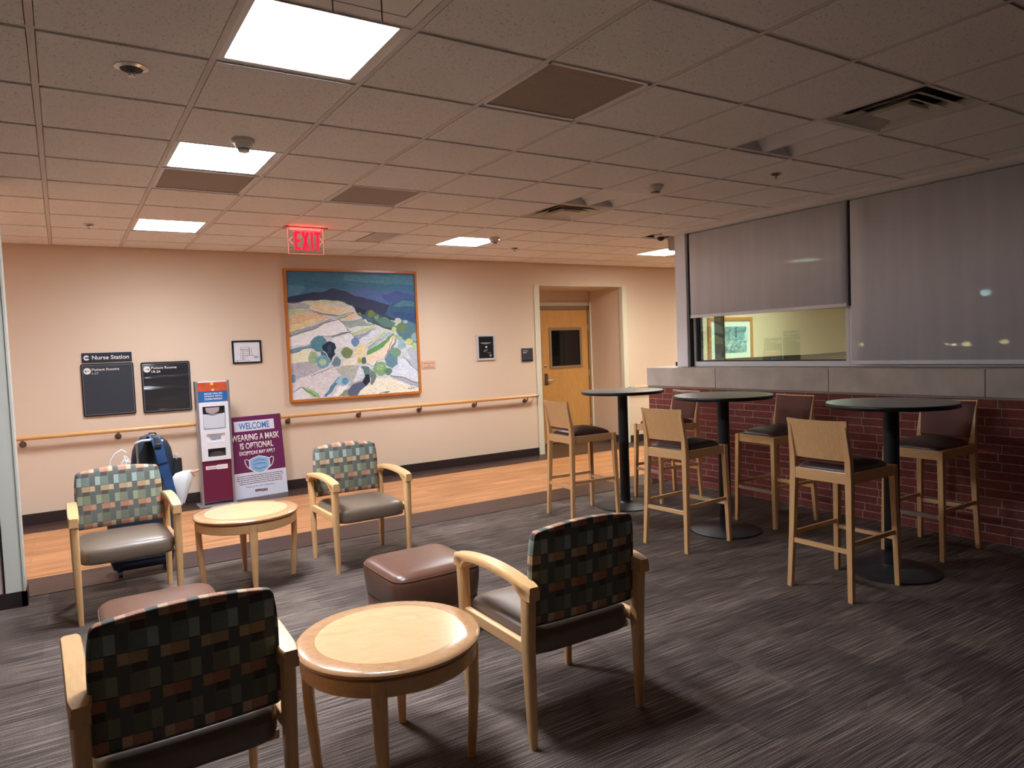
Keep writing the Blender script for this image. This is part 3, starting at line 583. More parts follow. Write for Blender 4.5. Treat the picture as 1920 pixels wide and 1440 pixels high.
LINES = [[(92, 402), (240, 386), (420, 366), (600, 384), (722, 432), (800, 530), (940, 612)], [(118, 725), (330, 660), (500, 580), (600, 560), (670, 640), (690, 672)], [(430, 722), (560, 722), (690, 680), (750, 735)], [(124, 890), (250, 845), (350, 830)], [(330, 1100), (530, 1020)], [(900, 1030), (905, 1190)], [(690, 1190), (780, 1160), (850, 1110)], [(862, 985), (920, 1010), (970, 960)], [(1190, 900), (1300, 1010), (1358, 1060)], [(1090, 1105), (1200, 1115), (1362, 1180)], [(870, 830), (1000, 740)], [(120, 690), (210, 655)], [(1130, 700), (1060, 880)], [(160, 1250), (240, 1212), (380, 1300)], [(310, 470), (420, 500), (600, 522), (740, 495)],
         [(1255, 1225), (1280, 1228)], [(1270, 1215), (1282, 1232)], [(1295, 1212), (1288, 1230), (1300, 1228)], [(1305, 1210), (1312, 1230)], [(1318, 1212), (1326, 1228)]]
def painting():
    import numpy as np
    NP = 300; uu, vv = np.meshgrid((np.arange(NP)+0.5)/NP, (np.arange(NP)+0.5)/NP)
    rng = np.random.RandomState(3); img = np.zeros((NP, NP, 3)); img[:] = (200, 200, 205)
    wob = lambda a, f: a*(np.sin(uu*f+vv*f*0.7)+np.sin(vv*f*1.7-uu*f*0.6))
    uw = uu+wob(0.0022, 60); vw = vv+wob(0.0022, 47)
    def inside(poly, U, V):
        r = np.zeros(U.shape, bool); n = len(poly)
        for k in range(n):
            x1, y1 = poly[k]; x2, y2 = poly[(k+1) % n]
            if abs(y2-y1) < 1e-9: continue
            r ^= ((y1 > V) != (y2 > V)) & (U < (x2-x1)*(V-y1)/(y2-y1)+x1)
        return r
    for col, poly in SHAPES:
        p_ = [cuv(*q) for q in poly]; mk = inside(p_, uw, vw); img[mk] = col
    for ln in LINES:
        p_ = [cuv(*q) for q in ln]
        for (x1, y1), (x2, y2) in zip(p_, p_[1:]):
            dx, dy = x2-x1, y2-y1; L = dx*dx+dy*dy+1e-9; tt = np.clip(((uw-x1)*dx+(vw-y1)*dy)/L, 0, 1)
            d = np.hypot(uw-x1-tt*dx, vw-y1-tt*dy); img[d < 0.0022] = (70, 80, 92)
    st = rng.rand(NP, NP); 
    for k in range(5): st = (st+np.roll(st, 1, 1)+np.roll(st, -1, 1)+np.roll(st, 1, 0)*0.3)/3.3
    st = (st-st.mean())/st.std(); img *= (1+0.035*st)[..., None]; img = np.clip(img*1.06+3, 0, 250)/255
    lin = np.where(img <= 0.04045, img/12.92, ((img+0.055)/1.055)**2.4)
    x0, x1, z0, z1 = -0.8165, 0.8165, -0.756, 0.756
    gx, gz = np.meshgrid(np.linspace(x0, x1, NP+1), np.linspace(z1, z0, NP+1))
    co = np.stack([gx.ravel(), np.full(gx.size, -0.018), gz.ravel()], 1)
    idx = np.arange((NP+1)*(NP+1)).reshape(NP+1, NP+1)
    q = np.stack([idx[:-1, :-1], idx[1:, :-1], idx[1:, 1:], idx[:-1, 1:]], -1).reshape(-1, 4)
    me = bpy.data.meshes.new('canvas'); me.vertices.add(len(co)); me.vertices.foreach_set('co', co.ravel())
    me.loops.add(q.size); me.loops.foreach_set('vertex_index', q.ravel().astype('i')); me.polygons.add(len(q)); me.polygons.foreach_set('loop_start', (np.arange(len(q))*4).astype('i'))
    me.update(calc_edges=True)
    ca = me.color_attributes.new('paint', 'FLOAT_COLOR', 'CORNER'); c4 = np.ones((len(q), 4, 4)); c4[..., :3] = lin.reshape(-1, 1, 3)
    ca.data.foreach_set('color', c4.ravel().astype('f'))
    mt, nt, b = newmat('oil_paint'); a = N(nt, 'Attribute'); a.attribute_name = 'paint'
    nt.links.new(a.outputs['Color'], b.inputs['Base Color']); b.inputs['Roughness'].default_value = 0.55
    n = N(nt, 'TexNoise', Scale=1.0, Detail=4.0); nt.links.new(mapping(nt, (14, 1, 60)), n.inputs['Vector']); bumpn(nt, b, n.outputs['Fac'], 0.35, 0.003)
    me.materials.append(mt); me.validate(); return me
t, a, h = frame('landscape_painting', 'large square oil painting of pale hills and blue mountains in a wood frame', 'painting', 2.232, 3.915, 1.02, 2.588, 0.028, 0.045, FRAMEW)
o = bpy.data.objects.new('canvas', painting()); SC.collection.objects.link(o); o.parent = t
MB().box(-0.82, 0.82, -0.017, -0.002, -0.76, 0.76).build('backing', mat('canvas_back', S(180, 170, 150), 0.9), t)
# print seen through the glass, on the corridor wall beyond
t, a, h = frame('framed_print', 'orange-framed blue print with white mat, seen through the uncovered window glass', 'picture', 9.31, 10.44, 1.17, 1.94, 0.06, 0.03, FRAMEW)
MB().box(-a, a, -0.012, -0.002, -h, h).build('mat_board', mat('mat_board', S(225, 235, 235), 0.6), t)
mt, nt, b = newmat('blue_print'); n = N(nt, 'TexNoise', Scale=1.0, Detail=6.0, Distortion=1.5); nt.links.new(mapping(nt, (4, 1, 9)), n.inputs['Vector'])
nt.links.new(ramp(nt, n.outputs['Fac'], [(0.35, S(60, 100, 120)), (0.5, S(120, 165, 180)), (0.65, S(190, 215, 218))]), b.inputs['Base Color'])
MB().box(-a+0.1, a-0.1, -0.014, -0.011, -h+0.09, h-0.1).build('print_sheet', mt, t)

# ------------------------------------------------------------ ceiling fittings
def cell(i, j): return (X0+(i+0.5)*T, Y0+(j+0.5)*T, C)
def light(i, j, s, col, label, wide=False):
    t = thing('ceiling_light', label, 'ceiling light', cell(i, j), group='square ceiling lights'); h = T/2-0.012; q = MB()
    xr = h-0.042; xl = -h+(0.026); yn = -h+0.012; yf = h-0.020
    for b in ((-h, xl, -h, h), (xr, h, -h, h), (xl, xr, -h, yn), (xl, xr, yf, h)): q.box(b[0], b[1], b[2], b[3], -0.003, 0.010)
    for b in ((-h, -h+0.004, -h, h), (h-0.004, h, -h, h), (-h, h, -h, -h+0.004), (-h, h, h-0.004, h)): q.box(b[0], b[1], b[2], b[3], 0.0, 0.10)
    q.box(-h, h, -h, h, 0.095, 0.10); q.build('housing', WHITE, t, bevel=0.002)
    MB().box(xl, xr, yn, yf, 0.002, 0.008).build('diffuser', lens_mat(col, s), t)
    return t
LL = ['bright square ceiling light nearest the camera, above the near round table', 'bright ceiling light just in front of a brown air grille, behind a smoke detector', 'small bright ceiling light nearest the back wall on the left',
      'bright ceiling light left of the smoke detector near the painting and door', 'bright ceiling light partly cut off by the window column at right', 'unseen ceiling light added far along the corridor', 'unseen ceiling light added in the corridor, hidden behind the pillar at left']
for (i, j, s, col), lb in zip(LIGHTS, LL): light(i, j, s, col, lb)
GRILLE = stripes_mat('brown_grille', S(118, 94, 78), S(96, 74, 60), 'Y', 60)
def grille(i, j, label, half=False):
    x, y, z = cell(i, j); hx = T/2-0.010
    if half: x += T/4; hx = T/4-0.010
    hy = T/2-0.010; t = thing('return_air_grille', label, 'air grille', (x, y, z), group='flat brown return grilles'); q = MB(); fw = 0.022
    for b in ((-hx, -hx+fw, -hy, hy), (hx-fw, hx, -hy, hy), (-hx, hx, -hy, -hy+fw), (-hx, hx, hy-fw, hy)): q.box(b[0], b[1], b[2], b[3], -0.006, 0.008)
    q.build('frame', WHITE if not half else TBAR, t, bevel=0.002); q = MB(); n = 46 if not half else 30
    q.box(-hx+fw, hx-fw, -hy+fw, hy-fw, 0.006, 0.02)
    for k in range(n):
        yy = -hy+fw+(2*hy-2*fw)*(k+0.5)/n; q.box(-hx+fw, hx-fw, yy-0.0038, yy+0.0038, 0.0, 0.006)
    q.build('louvers', mat('louver_brown', S(188, 170, 156), 0.6) if not half else mat('louver_grey', S(232, 226, 222), 0.6), t)
grille(1, -1, 'large brown louvered air grille nearest the camera'); grille(1, 3, 'small brown air grille between the lights and the square diffuser'); grille(-1, 3, 'brown air grille directly behind the second ceiling light')
grille(2, 6, 'narrow grey air grille above and right of the exit sign', True)
def diffuser(i, j, label):
    t = thing('square_air_diffuser', label, 'air vent', cell(i, j), group='stepped square diffusers'); h = T/2-0.008
    q = MB(); q.loft([[Vector((sx*a, sy*a, z)) for sx, sy in ((-1, -1), (1, -1), (1, 1), (-1, 1))] for a, z in ((h, 0.0), (h, -0.004), (h-0.02, -0.004), (h-0.065, 0.030), (h-0.065, 0.036), (h, 0.004))], caps=False)
    q.build('outer_flare', OFFW, t)
    for a, b, z in ((0.222, 0.150, -0.004), (0.158, 0.090, -0.008)):
        q = MB(); q.loft([[Vector((sx*r, sy*r, zz)) for sx, sy in ((-1, -1), (1, -1), (1, 1), (-1, 1))] for r, zz in ((a, z), (a, z-0.003), (b, z+0.030), (b, z+0.034))], caps=False)
        o = q.build('louver_ring', OFFW, t); k = o.modifiers.new('t', 'SOLIDIFY'); k.thickness = 0.002
    q = MB(); q.loft([[Vector((sx*r, sy*r, zz)) for sx, sy in ((-1, -1), (1, -1), (1, 1), (-1, 1))] for r, zz in ((0.09, 0.012), (0.100, -0.012), (0.085, -0.016))]); q.build('center_cone', OFFW, t)
    MB().box(-h+0.05, h-0.05, -h+0.05, h-0.05, 0.10, 0.105).build('duct', DARK, t)
    q = MB()
    for b in ((-h+.04, h-.04, -h+.04, -h+.05), (-h+.04, h-.04, h-.05, h-.04), (-h+.04, -h+.05, -h+.04, h-.04), (h-.05, h-.04, -h+.04, h-.04)): q.box(b[0], b[1], b[2], b[3], 0.06, 0.10)
    q.build('duct_wall', DARK, t)
diffuser(4, 3, 'stepped square air diffuser farther back, near the exit side'); diffuser(4, -2, 'stepped square air diffuser at upper right, beside an unlit fixture')
def troffer(i, j, label):
    t = thing('unlit_ceiling_light', label, 'ceiling light', cell(i, j), group='unlit recessed lights'); h = T/2-0.010
    prof = [(-h, 0), (-h+0.015, 0), (-h+0.05, 0.040), (-h+0.10, 0.070), (-h/2-0.01, 0.082), (-0.10, 0.070), (-0.05, 0.040), (-0.014, 0.0), (0.014, 0.0), (0.05, 0.040), (0.10, 0.070), (h/2+0.01, 0.082), (h-0.10, 0.070), (h-0.05, 0.040), (h-0.015, 0), (h, 0), (h, 0.1), (-h, 0.1)]
    q = MB(); q.prism(prof, lambda a, b, s_: Vector((a, s_, b)), -h+0.015, h-0.015); q.build('reflector', WHITE, t, smooth=40)
    MB().box(-h, h, -h, -h+0.014, 0.0, 0.1).build('end_plate', WHITE, t); MB().box(-h, h, h-0.014, h, 0.0, 0.1).build('end_plate', WHITE, t)
troffer(4, 2, 'unlit recessed light next to the farther square diffuser'); troffer(4, -1, 'unlit recessed light next to the square diffuser at upper right'); troffer(3, -4, 'unlit recessed light at the top right corner of the view')
t = thing('ceiling_access_panel', 'plain metal ceiling panel cut off at top, beside nearest bright light', 'ceiling panel', cell(-1, -2))
h = T/2-0.01; q = MB(); q.box(-h, h, -h, h, -0.002, 0.01); q.build('panel', WHITE, t, bevel=0.003)
q = MB()
for b in ((-h+.06, h-.06, h-.064, h-.06), (h-.064, h-.06, -h+.06, h-.06), (-h+.06, -h+.064, -h+.06, h-.06)): q.box(b[0], b[1], b[2], b[3], -0.0030, -0.0015)
q.build('panel_seam', GREYINK, t)
MB().lathe_at((-0.20, 0.05, -0.008), [(0, 0), (0.012, 0), (0.016, 0.006)]).build('latch', CHROME, t, smooth=40)
for x, y, z, lb in ((0.684, 1.925, 2.50, 'left of two thin rods hanging beside the nearest ceiling light'), (0.832, 1.935, 2.50, 'right, longer-looking of two thin rods hanging beside the nearest ceiling light')):
    q = MB(); q.tube([(0, 0, 0), (0, 0, C-0.002-z)], [0.002, 0.0045], 8); tag(q.build('hanging_rod', BRONZE), lb, 'rod').location = (x, y, z)
def cw_(i, j): return (X0+i*T, Y0+j*T, C-0.007)
def smoke(i, j, label):
    t = thing('smoke_detector', label, 'smoke detector', cw_(i, j), group='white ceiling smoke detectors')
    MB().lathe([(0.0, 0), (0.062, 0), (0.062, -0.018), (0.050, -0.024), (0.042, -0.045), (0.036, -0.050), (0.0, -0.050)], n=32).build('housing', OFFW, t, smooth=30)
    q = MB(); q.lathe([(0.032, -0.050), (0.032, -0.053)], n=20); 
    for k in range(8): a = 2*PI*k/8; q.box(0.028*math.cos(a)-.003, 0.028*math.cos(a)+.003, 0.028*math.sin(a)-.003, 0.028*math.sin(a)+.003, -0.062, -0.05)
    q.build('sensor_cage', GREYINK, t); MB().lathe([(0.0, -0.060), (0.031, -0.060), (0.028, -0.068), (0, -0.070)], n=20).build('sensor_cap', OFFW, t, smooth=30)
smoke(-0.46, 1.70, 'white smoke detector hanging just in front of the second ceiling light'); smoke(4.47, 1.58, 'smoke detector left of the tall windows, in front of an unlit light'); smoke(4.66, 5.84, 'smoke detector at right edge of the ceiling light near the door')
def sprinkler(i, j, label, s_=1.0):
    t = thing('sprinkler_head', label, 'sprinkler', cw_(i, j), group='ceiling sprinkler heads')
    MB().lathe([(0.020*s_, 0.001), (0.042*s_, 0.001), (0.042*s_, -0.004), (0.030*s_, -0.010), (0.020*s_, -0.003)], n=28).build('escutcheon', CHROME, t, smooth=30)
    MB().lathe([(0, -0.001), (0.028*s_, -0.009), (0.028*s_, -0.0105), (0, -0.0105)], n=20).build('recess', DARK, t)  # flat dark disc standing in for the shade inside the hollow
    q = MB(); q.tube([(0, 0, 0), (0, 0, -0.03)], 0.004, 8); q.tube([(-.012, 0, -.010), (-.010, 0, -.030), (0, 0, -.036)], 0.002, 6); q.tube([(.012, 0, -.010), (.010, 0, -.030), (0, 0, -.036)], 0.002, 6)
    q.lathe([(0, -0.036), (0.014, -0.036), (0.014, -0.038), (0, -0.038)], n=14); q.build('deflector', CHROME, t, smooth=30)
sprinkler(-1.45, 0.36, 'large sprinkler head at upper left of the ceiling', 1.5); sprinkler(-1.52, 6.62, 'tiny sprinkler head at far left, near the small ceiling light'); sprinkler(5.43, 0.52, 'sprinkler head near the header above the windows'); sprinkler(5.74, 6.85, 'sprinkler head between the two farthest right ceiling lights')
t = thing('dome_camera', 'small white dome camera beside the window column', 'camera', cw_(7.46, 4.55))
MB().lathe([(0, 0), (0.075, 0), (0.075, -0.018), (0.06, -0.03), (0.0, -0.03)], n=32).build('base', OFFW, t, smooth=30)
MB().sph((0, 0, -0.03), 0.045, 12).build('dome', mat('smoked_dome', S(40, 38, 40), 0.1), t, smooth=180)
# exit sign
RED = mat('exit_red', S(225, 20, 50), 0.4, emit=(1.0, 0.012, 0.05, 1), es=1.1); REDL = mat('exit_glow', S(240, 120, 110), 0.4, emit=(1.0, 0.30, 0.25, 1), es=0.7)
t = thing('exit_sign', 'clear hanging EXIT sign with glowing red letters under the ceiling', 'exit sign', (2.005, 6.70, C-0.007))
MB().box(-0.20, 0.20, -0.055, 0.055, -0.012, 0).build('canopy', mat('canopy_metal', S(176, 150, 140), 0.4, 0.4), t, bevel=0.003)
MB().box(-0.165, 0.165, -0.003, 0.003, -0.245, -0.012).build('acrylic_panel', PET, t)
q = MB()
for b in ((-0.167, 0.167, -0.247, -0.243), (-0.167, -0.163, -0.245, -0.012), (0.163, 0.167, -0.245, -0.012)): q.box(b[0], b[1], -0.0035, 0.0035, b[2], b[3])
q.box(-0.15, 0.15, -0.004, 0.004, -0.020, -0.013); q.build('edge_glow', REDL, t)
q = MB(); Y_ = -0.0045; zt, zb_ = -0.035, -0.210
def bar(x0, x1, z0, z1): q.box(x0, x1, Y_, Y_+0.002, z0, z1)
bar(-.108, -.082, zb_, zt); bar(-.082, -.048, zt-.026, zt); bar(-.082, -.052, -.134, -.110); bar(-.082, -.048, zb_, zb_+.026)
for s_ in (1, -1): q.prism([(-.004-s_*.040, zt), (-.004-s_*.012, zt), (-.004+s_*.040, zb_), (-.004+s_*.012, zb_)], lambda a, b, t_: Vector((a, Y_+t_, b)), 0, 0.002)
bar(.046, .070, zb_, zt); bar(.078, .142, zt-.026, zt); bar(.098, .123, zb_, zt)
q.build('lettering', RED, t)
q = MB()
for s_, cx in ((-1, -.150), (1, .156)):
    for k in (1, -1): q.prism([(cx, -.122), (cx-s_*.030, -.122+k*.030), (cx-s_*.022, -.122+k*.036), (cx+s_*.006, -.122+k*.004)], lambda a, b, t_: Vector((a, Y_+t_, b)), 0, 0.002)
q.build('chevrons', REDL, t)
pl = bpy.data.lights.new('exit_led', 'AREA'); pl.energy = 1.6; pl.color = (1, 0.05, 0.05); pl.shape = 'RECTANGLE'; pl.size = 0.30; pl.size_y = 0.02
po = bpy.data.objects.new('exit_led', pl); SC.collection.objects.link(po); po.parent = t; po.location = (0, -0.012, -0.04); po.rotation_euler = (PI, 0, 0)

# ------------------------------------------------------------ guest chairs
def leg_loft(m_, pts, n=14, e=3.2):
    """pts: (x, y, z, rx, ry)"""
    m_.loft([sring(x, y, z, rx, ry, n*2, e) for x, y, z, rx, ry in pts])
def guest_chair(label):
    t = thing('guest_chair', label, 'chair', group='guest chairs with patterned backs')
    for sx in (-1, 1):
        q = MB(); x = sx*0.279
        leg_loft(q, [(x*0.985, -0.250, 0, 0.014, 0.015), (x*0.99, -0.252, 0.12, 0.018, 0.020), (x, -0.256, 0.40, 0.023, 0.028), (x, -0.262, 0.615, 0.024, 0.030)]); q.build('leg', MAPLE_Z, t, smooth=40)
        q = MB(); leg_loft(q, [(x*0.985, 0.262, 0, 0.014, 0.014), (x*0.99, 0.262, 0.12, 0.018, 0.022), (x, 0.258, 0.40, 0.021, 0.032), (x, 0.272, 0.615, 0.023, 0.032)]); q.build('leg', MAPLE_Z, t, smooth=40)
        q = MB(); ya, yb = -0.300, 0.316; n_ = 28; topc = lambda y: 0.654+0.030*(1-((y-0.008)/0.308)**2)
        def botc(y):
            d = min(y-(-0.222), 0.240-y)
            if d < 0: return 0.600
            return 0.600+(topc(y)-0.029-0.600)*min(1, math.sqrt(max(0, 1-(1-min(1, d/0.055))**2)))
        rings = []
        for k in range(n_+1):
            y = ya+(yb-ya)*k/n_; zt_, zb2 = topc(y), botc(y); e_ = min(k, n_-k); wt = 0.030*(0.72 if e_ == 0 else 0.9 if e_ == 1 else 1.0); wb_ = 0.0245 if zb2 < 0.62 else 0.029
            rings.append([Vector((x+a, y, zz)) for a, zz in ((-wb_, zb2), (-wb_, max(zb2, zt_-0.028)), (-wt, zt_-0.022), (-wt, zt_-0.005), (-wt+0.004, zt_), (wt-0.004, zt_), (wt, zt_-0.005), (wt, zt_-0.022), (wb_, max(zb2, zt_-0.028)), (wb_, zb2))])
        q.loft(rings)
        q.build('armrest', MAPLE_Y, t, smooth=40)
        q = MB(); q.box(x-0.014, x+0.014, -0.235, 0.240, 0.372, 0.420); q.build('side_rail', MAPLE_Y, t, bevel=0.004)
    q = MB(); prof = [(0.93, 0.352), (0.985, 0.358), (1.0, 0.375), (1.0, 0.418), (0.985, 0.438), (0.95, 0.450), (0.85, 0.459), (0.6, 0.468), (0.3, 0.472), (0.02, 0.473)]
    q.loft([sring(0, -0.012-(0.02 if s_ > 0.9 else 0.01)*0, z, 0.262*s_, 0.272*s_, 48, 7 if s_ > 0.8 else 5) for s_, z in prof]); q.build('seat', SEATV, t, smooth=60)
    # curved upholstered back with a piped edge
    def bmap(x, z, y):
        k_ = max(0, z/0.18); zz = 0.661+z; top = 0.024*(1-(x/0.26)**2)*k_
        return Vector((x*(1-0.055*k_**3), 0.255+y+0.012*(z/0.18)-0.014*(x/0.26)**2, zz+top))
    def bring(s_, y, n=56):
        out = []; hw, hh = 0.259, 0.186
        for cx_, cz_, a0, r in ((1, 1, 0, 0.016), (-1, 1, PI/2, 0.016), (-1, -1, PI, 0.012), (1, -1, 1.5*PI, 0.012)):
            for k in range(5):
                a = a0+PI/2*k/4; out.append((cx_*(hw-r)+r*math.cos(a), cz_*(hh-r)+r*math.sin(a)))
            nx = {(1, 1): [(-1, 0)], (-1, 1): [(0, -1)], (-1, -1): [(1, 0)], (1, -1): [(0, 1)]}[(cx_, cz_)][0]
            x_, z_ = out[-1]
            for k in range(1, 9): out.append((x_+nx[0]*(2*hw-0.024 if cz_ < 0 else 2*hw-0.032)*k/9, z_+nx[1]*(2*hh-0.028)*k/9))
        res = []
        for a, b in out: res.append(bmap(a*(1-(1-s_)*1.0), b*(1-(1-s_)*1.0), y))
        return res
    q = MB(); q.loft([bring(s_, y) for s_, y in ((0.02, -0.034), (0.4, -0.032), (0.75, -0.028), (0.92, -0.022), (0.98, -0.012), (1.0, 0.004), (0.995, 0.018), (0.97, 0.024), (0.7, 0.026), (0.02, 0.026))]); b_ = q.build('backrest', FABRIC, t, smooth=60)
    q = MB(); ring = bring(0.985, 0.024); ring.append(ring[0]); q.tube(ring, 0.0035, 6, caps=False); q.build('piping', FABRIC, b_, smooth=60)
    q = MB(); q.box(-0.255, 0.255, 0.205, 0.225, 0.345, 0.375); q.build('rear_rail', MAPLE_X, t, bevel=0.003)
    return t
gc = guest_chair('patterned armchair at left facing camera, in front of the suitcase'); gc.location = (0.278, 5.190, 0); gc.rotation_euler = (0, 0, 0.01)
dup(gc, (1.845, 5.150, 0), 0.02, 'patterned armchair facing camera, right of the far round table')
dup(gc, (1.735, 2.515, 0), PI-0.005, 'patterned armchair seen from behind, right of the near round table')
dup(gc, (0.255, 2.505, 0), PI+0.03, 'patterned armchair seen from behind at lower left, closest to camera')

# ------------------------------------------------------------ ottomans
def ottoman(label):
    t = thing('leather_ottoman', label, 'ottoman', group='brown leather ottomans')
    q = MB(); q.loft([sring(0, 0, z, 0.243*s_, 0.243*s_, 64, 9) for s_, z in ((0.93, 0.012), (0.96, 0.02), (0.985, 0.12), (1.0, 0.215), (0.985, 0.228))]); q.build('base', LEATHER, t, smooth=50)
    q = MB(); prof = [(0.96, 0.222), (0.995, 0.23), (1.03, 0.30), (1.045, 0.355), (1.03, 0.385), (0.995, 0.402), (0.93, 0.413), (0.8, 0.421), (0.5, 0.428), (0.2, 0.430), (0.01, 0.431)]
    q.loft([sring(0, 0, z, 0.248*s_, 0.248*s_, 64, 7.5 if s_ > 0.9 else 6) for s_, z in prof]); c_ = q.build('cushion', LEATHER, t, smooth=70)
    for sc, z in ((1.030, 0.387), (0.985, 0.224)):
        q = MB(); r = sring(0, 0, z, 0.248*sc, 0.248*sc, 64, 7.5); r.append(r[0]); q.tube(r, 0.0026, 6, caps=False); q.build('seam', LEATHER, c_, smooth=60)
    q = MB()
    for sx in (-1, 1):
        for sy in (-1, 1): q = MB(); q.lathe_at((sx*0.19, sy*0.19, 0), [(0, 0), (0.018, 0), (0.02, 0.013), (0, 0.013)]); q.build('foot', BLACK, t)
    return t
ot = ottoman('brown leather ottoman partly hidden behind the closest armchair at left'); ot.location = (0.330, 3.715, 0)
dup(ot, (1.612, 3.575, 0), 0.02, 'brown leather ottoman fully in view at center, behind the near round table')

# ------------------------------------------------------------ round tables
def round_table(label, off):
    t = thing('round_side_table', label, 'table', group='round maple side tables')
    q = MB(); R = 0.345
    q.lathe([(0, 0.478), (R-0.012, 0.478), (R-0.004, 0.481), (R, 0.487), (R, 0.493), (R-0.005, 0.500), (R-0.016, 0.504), (0.272, 0.5045), (0.272, 0.503)], n=96); top = q.build('tabletop', MAPLE_RIM, t, smooth=35)
    MB().lathe([(0, 0.500), (0.2718, 0.500), (0.2718, 0.5048), (0, 0.5048)], n=96).build('veneer_inlay', MAPLE_TOP, t)
    MB().lathe([(0, 0.410), (R-0.020, 0.410), (R-0.016, 0.414), (R-0.016, 0.466), (R-0.026, 0.470), (R-0.026, 0.478), (0, 0.478)], n=96).build('apron', MAPLE_X, t, smooth=35)
    for k in range(4):
        a = off+k*PI/2; q = MB(); c, s2 = math.cos(a), math.sin(a); rings = []
        for r, z, w_, d_ in ((0.292, 0.0, 0.015, 0.016), (0.300, 0.10, 0.019, 0.019), (0.311, 0.25, 0.024, 0.020), (0.315, 0.41, 0.028, 0.020), (0.315, 0.468, 0.028, 0.020)):
            rings.append([Vector((c*(r+p.x)-s2*p.y, s2*(r+p.x)+c*p.y, z)) for p in sring(0, 0, 0, d_, w_, 20, 3.5)])
        q.loft(rings); q.build('leg', MAPLE_Z, t, smooth=40)
    return t
tb = round_table('round maple table at left, between two camera-facing armchairs', -0.09); tb.location = (1.025, 5.150, 0)
t2 = dup(tb, (0.985, 2.500, 0), -0.42, 'round maple table nearest the camera, between two armchairs seen from behind')

# ------------------------------------------------------------ bistro tables
def bar_table(label):
    t = thing('high_round_table', label, 'bar table', group='high black round tables')
    MB().lathe([(0, 1.086), (0.386, 1.086), (0.390, 1.090), (0.390, 1.110), (0.387, 1.1135), (0.382, 1.1142), (0, 1.1142)], n=96).build('tabletop', [LAM], t, smooth=35)
    MB().lathe([(0.3895, 1.0865), (0.3915, 1.090), (0.3915, 1.110), (0.3885, 1.1138)], n=96).build('edge_band', LAMEDGE, t, smooth=60)
    MB().lathe([(0, 0.03), (0.047, 0.03), (0.047, 1.073), (0, 1.073)], n=32).build('post', BLACK, t, smooth=40)
    q = MB(); q.lathe([(0, 1.068), (0.06, 1.068), (0.06, 1.078), (0, 1.086)], n=24); q.box(-0.2, 0.2, -0.025, 0.025, 1.074, 1.085); q.box(-0.025, 0.025, -0.2, 0.2, 1.074, 1.085); q.build('spider_bracket', BLACK, t)
    MB().lathe([(0, 0), (0.276, 0), (0.281, 0.004), (0.280, 0.011), (0.20, 0.022), (0.08, 0.032), (0.062, 0.038), (0.052, 0.05), (0, 0.05)], n=80).build('base', BLACKBASE, t, smooth=35)
    return t
bt = bar_table('high black round table farthest back, nearest the door'); bt.location = (4.515, 5.175, 0)
dup(bt, (4.515, 3.950, 0), 0, 'high black round table in the middle of the three'); dup(bt, (4.525, 2.570, 0), 0, 'high black round table nearest the camera, at right')

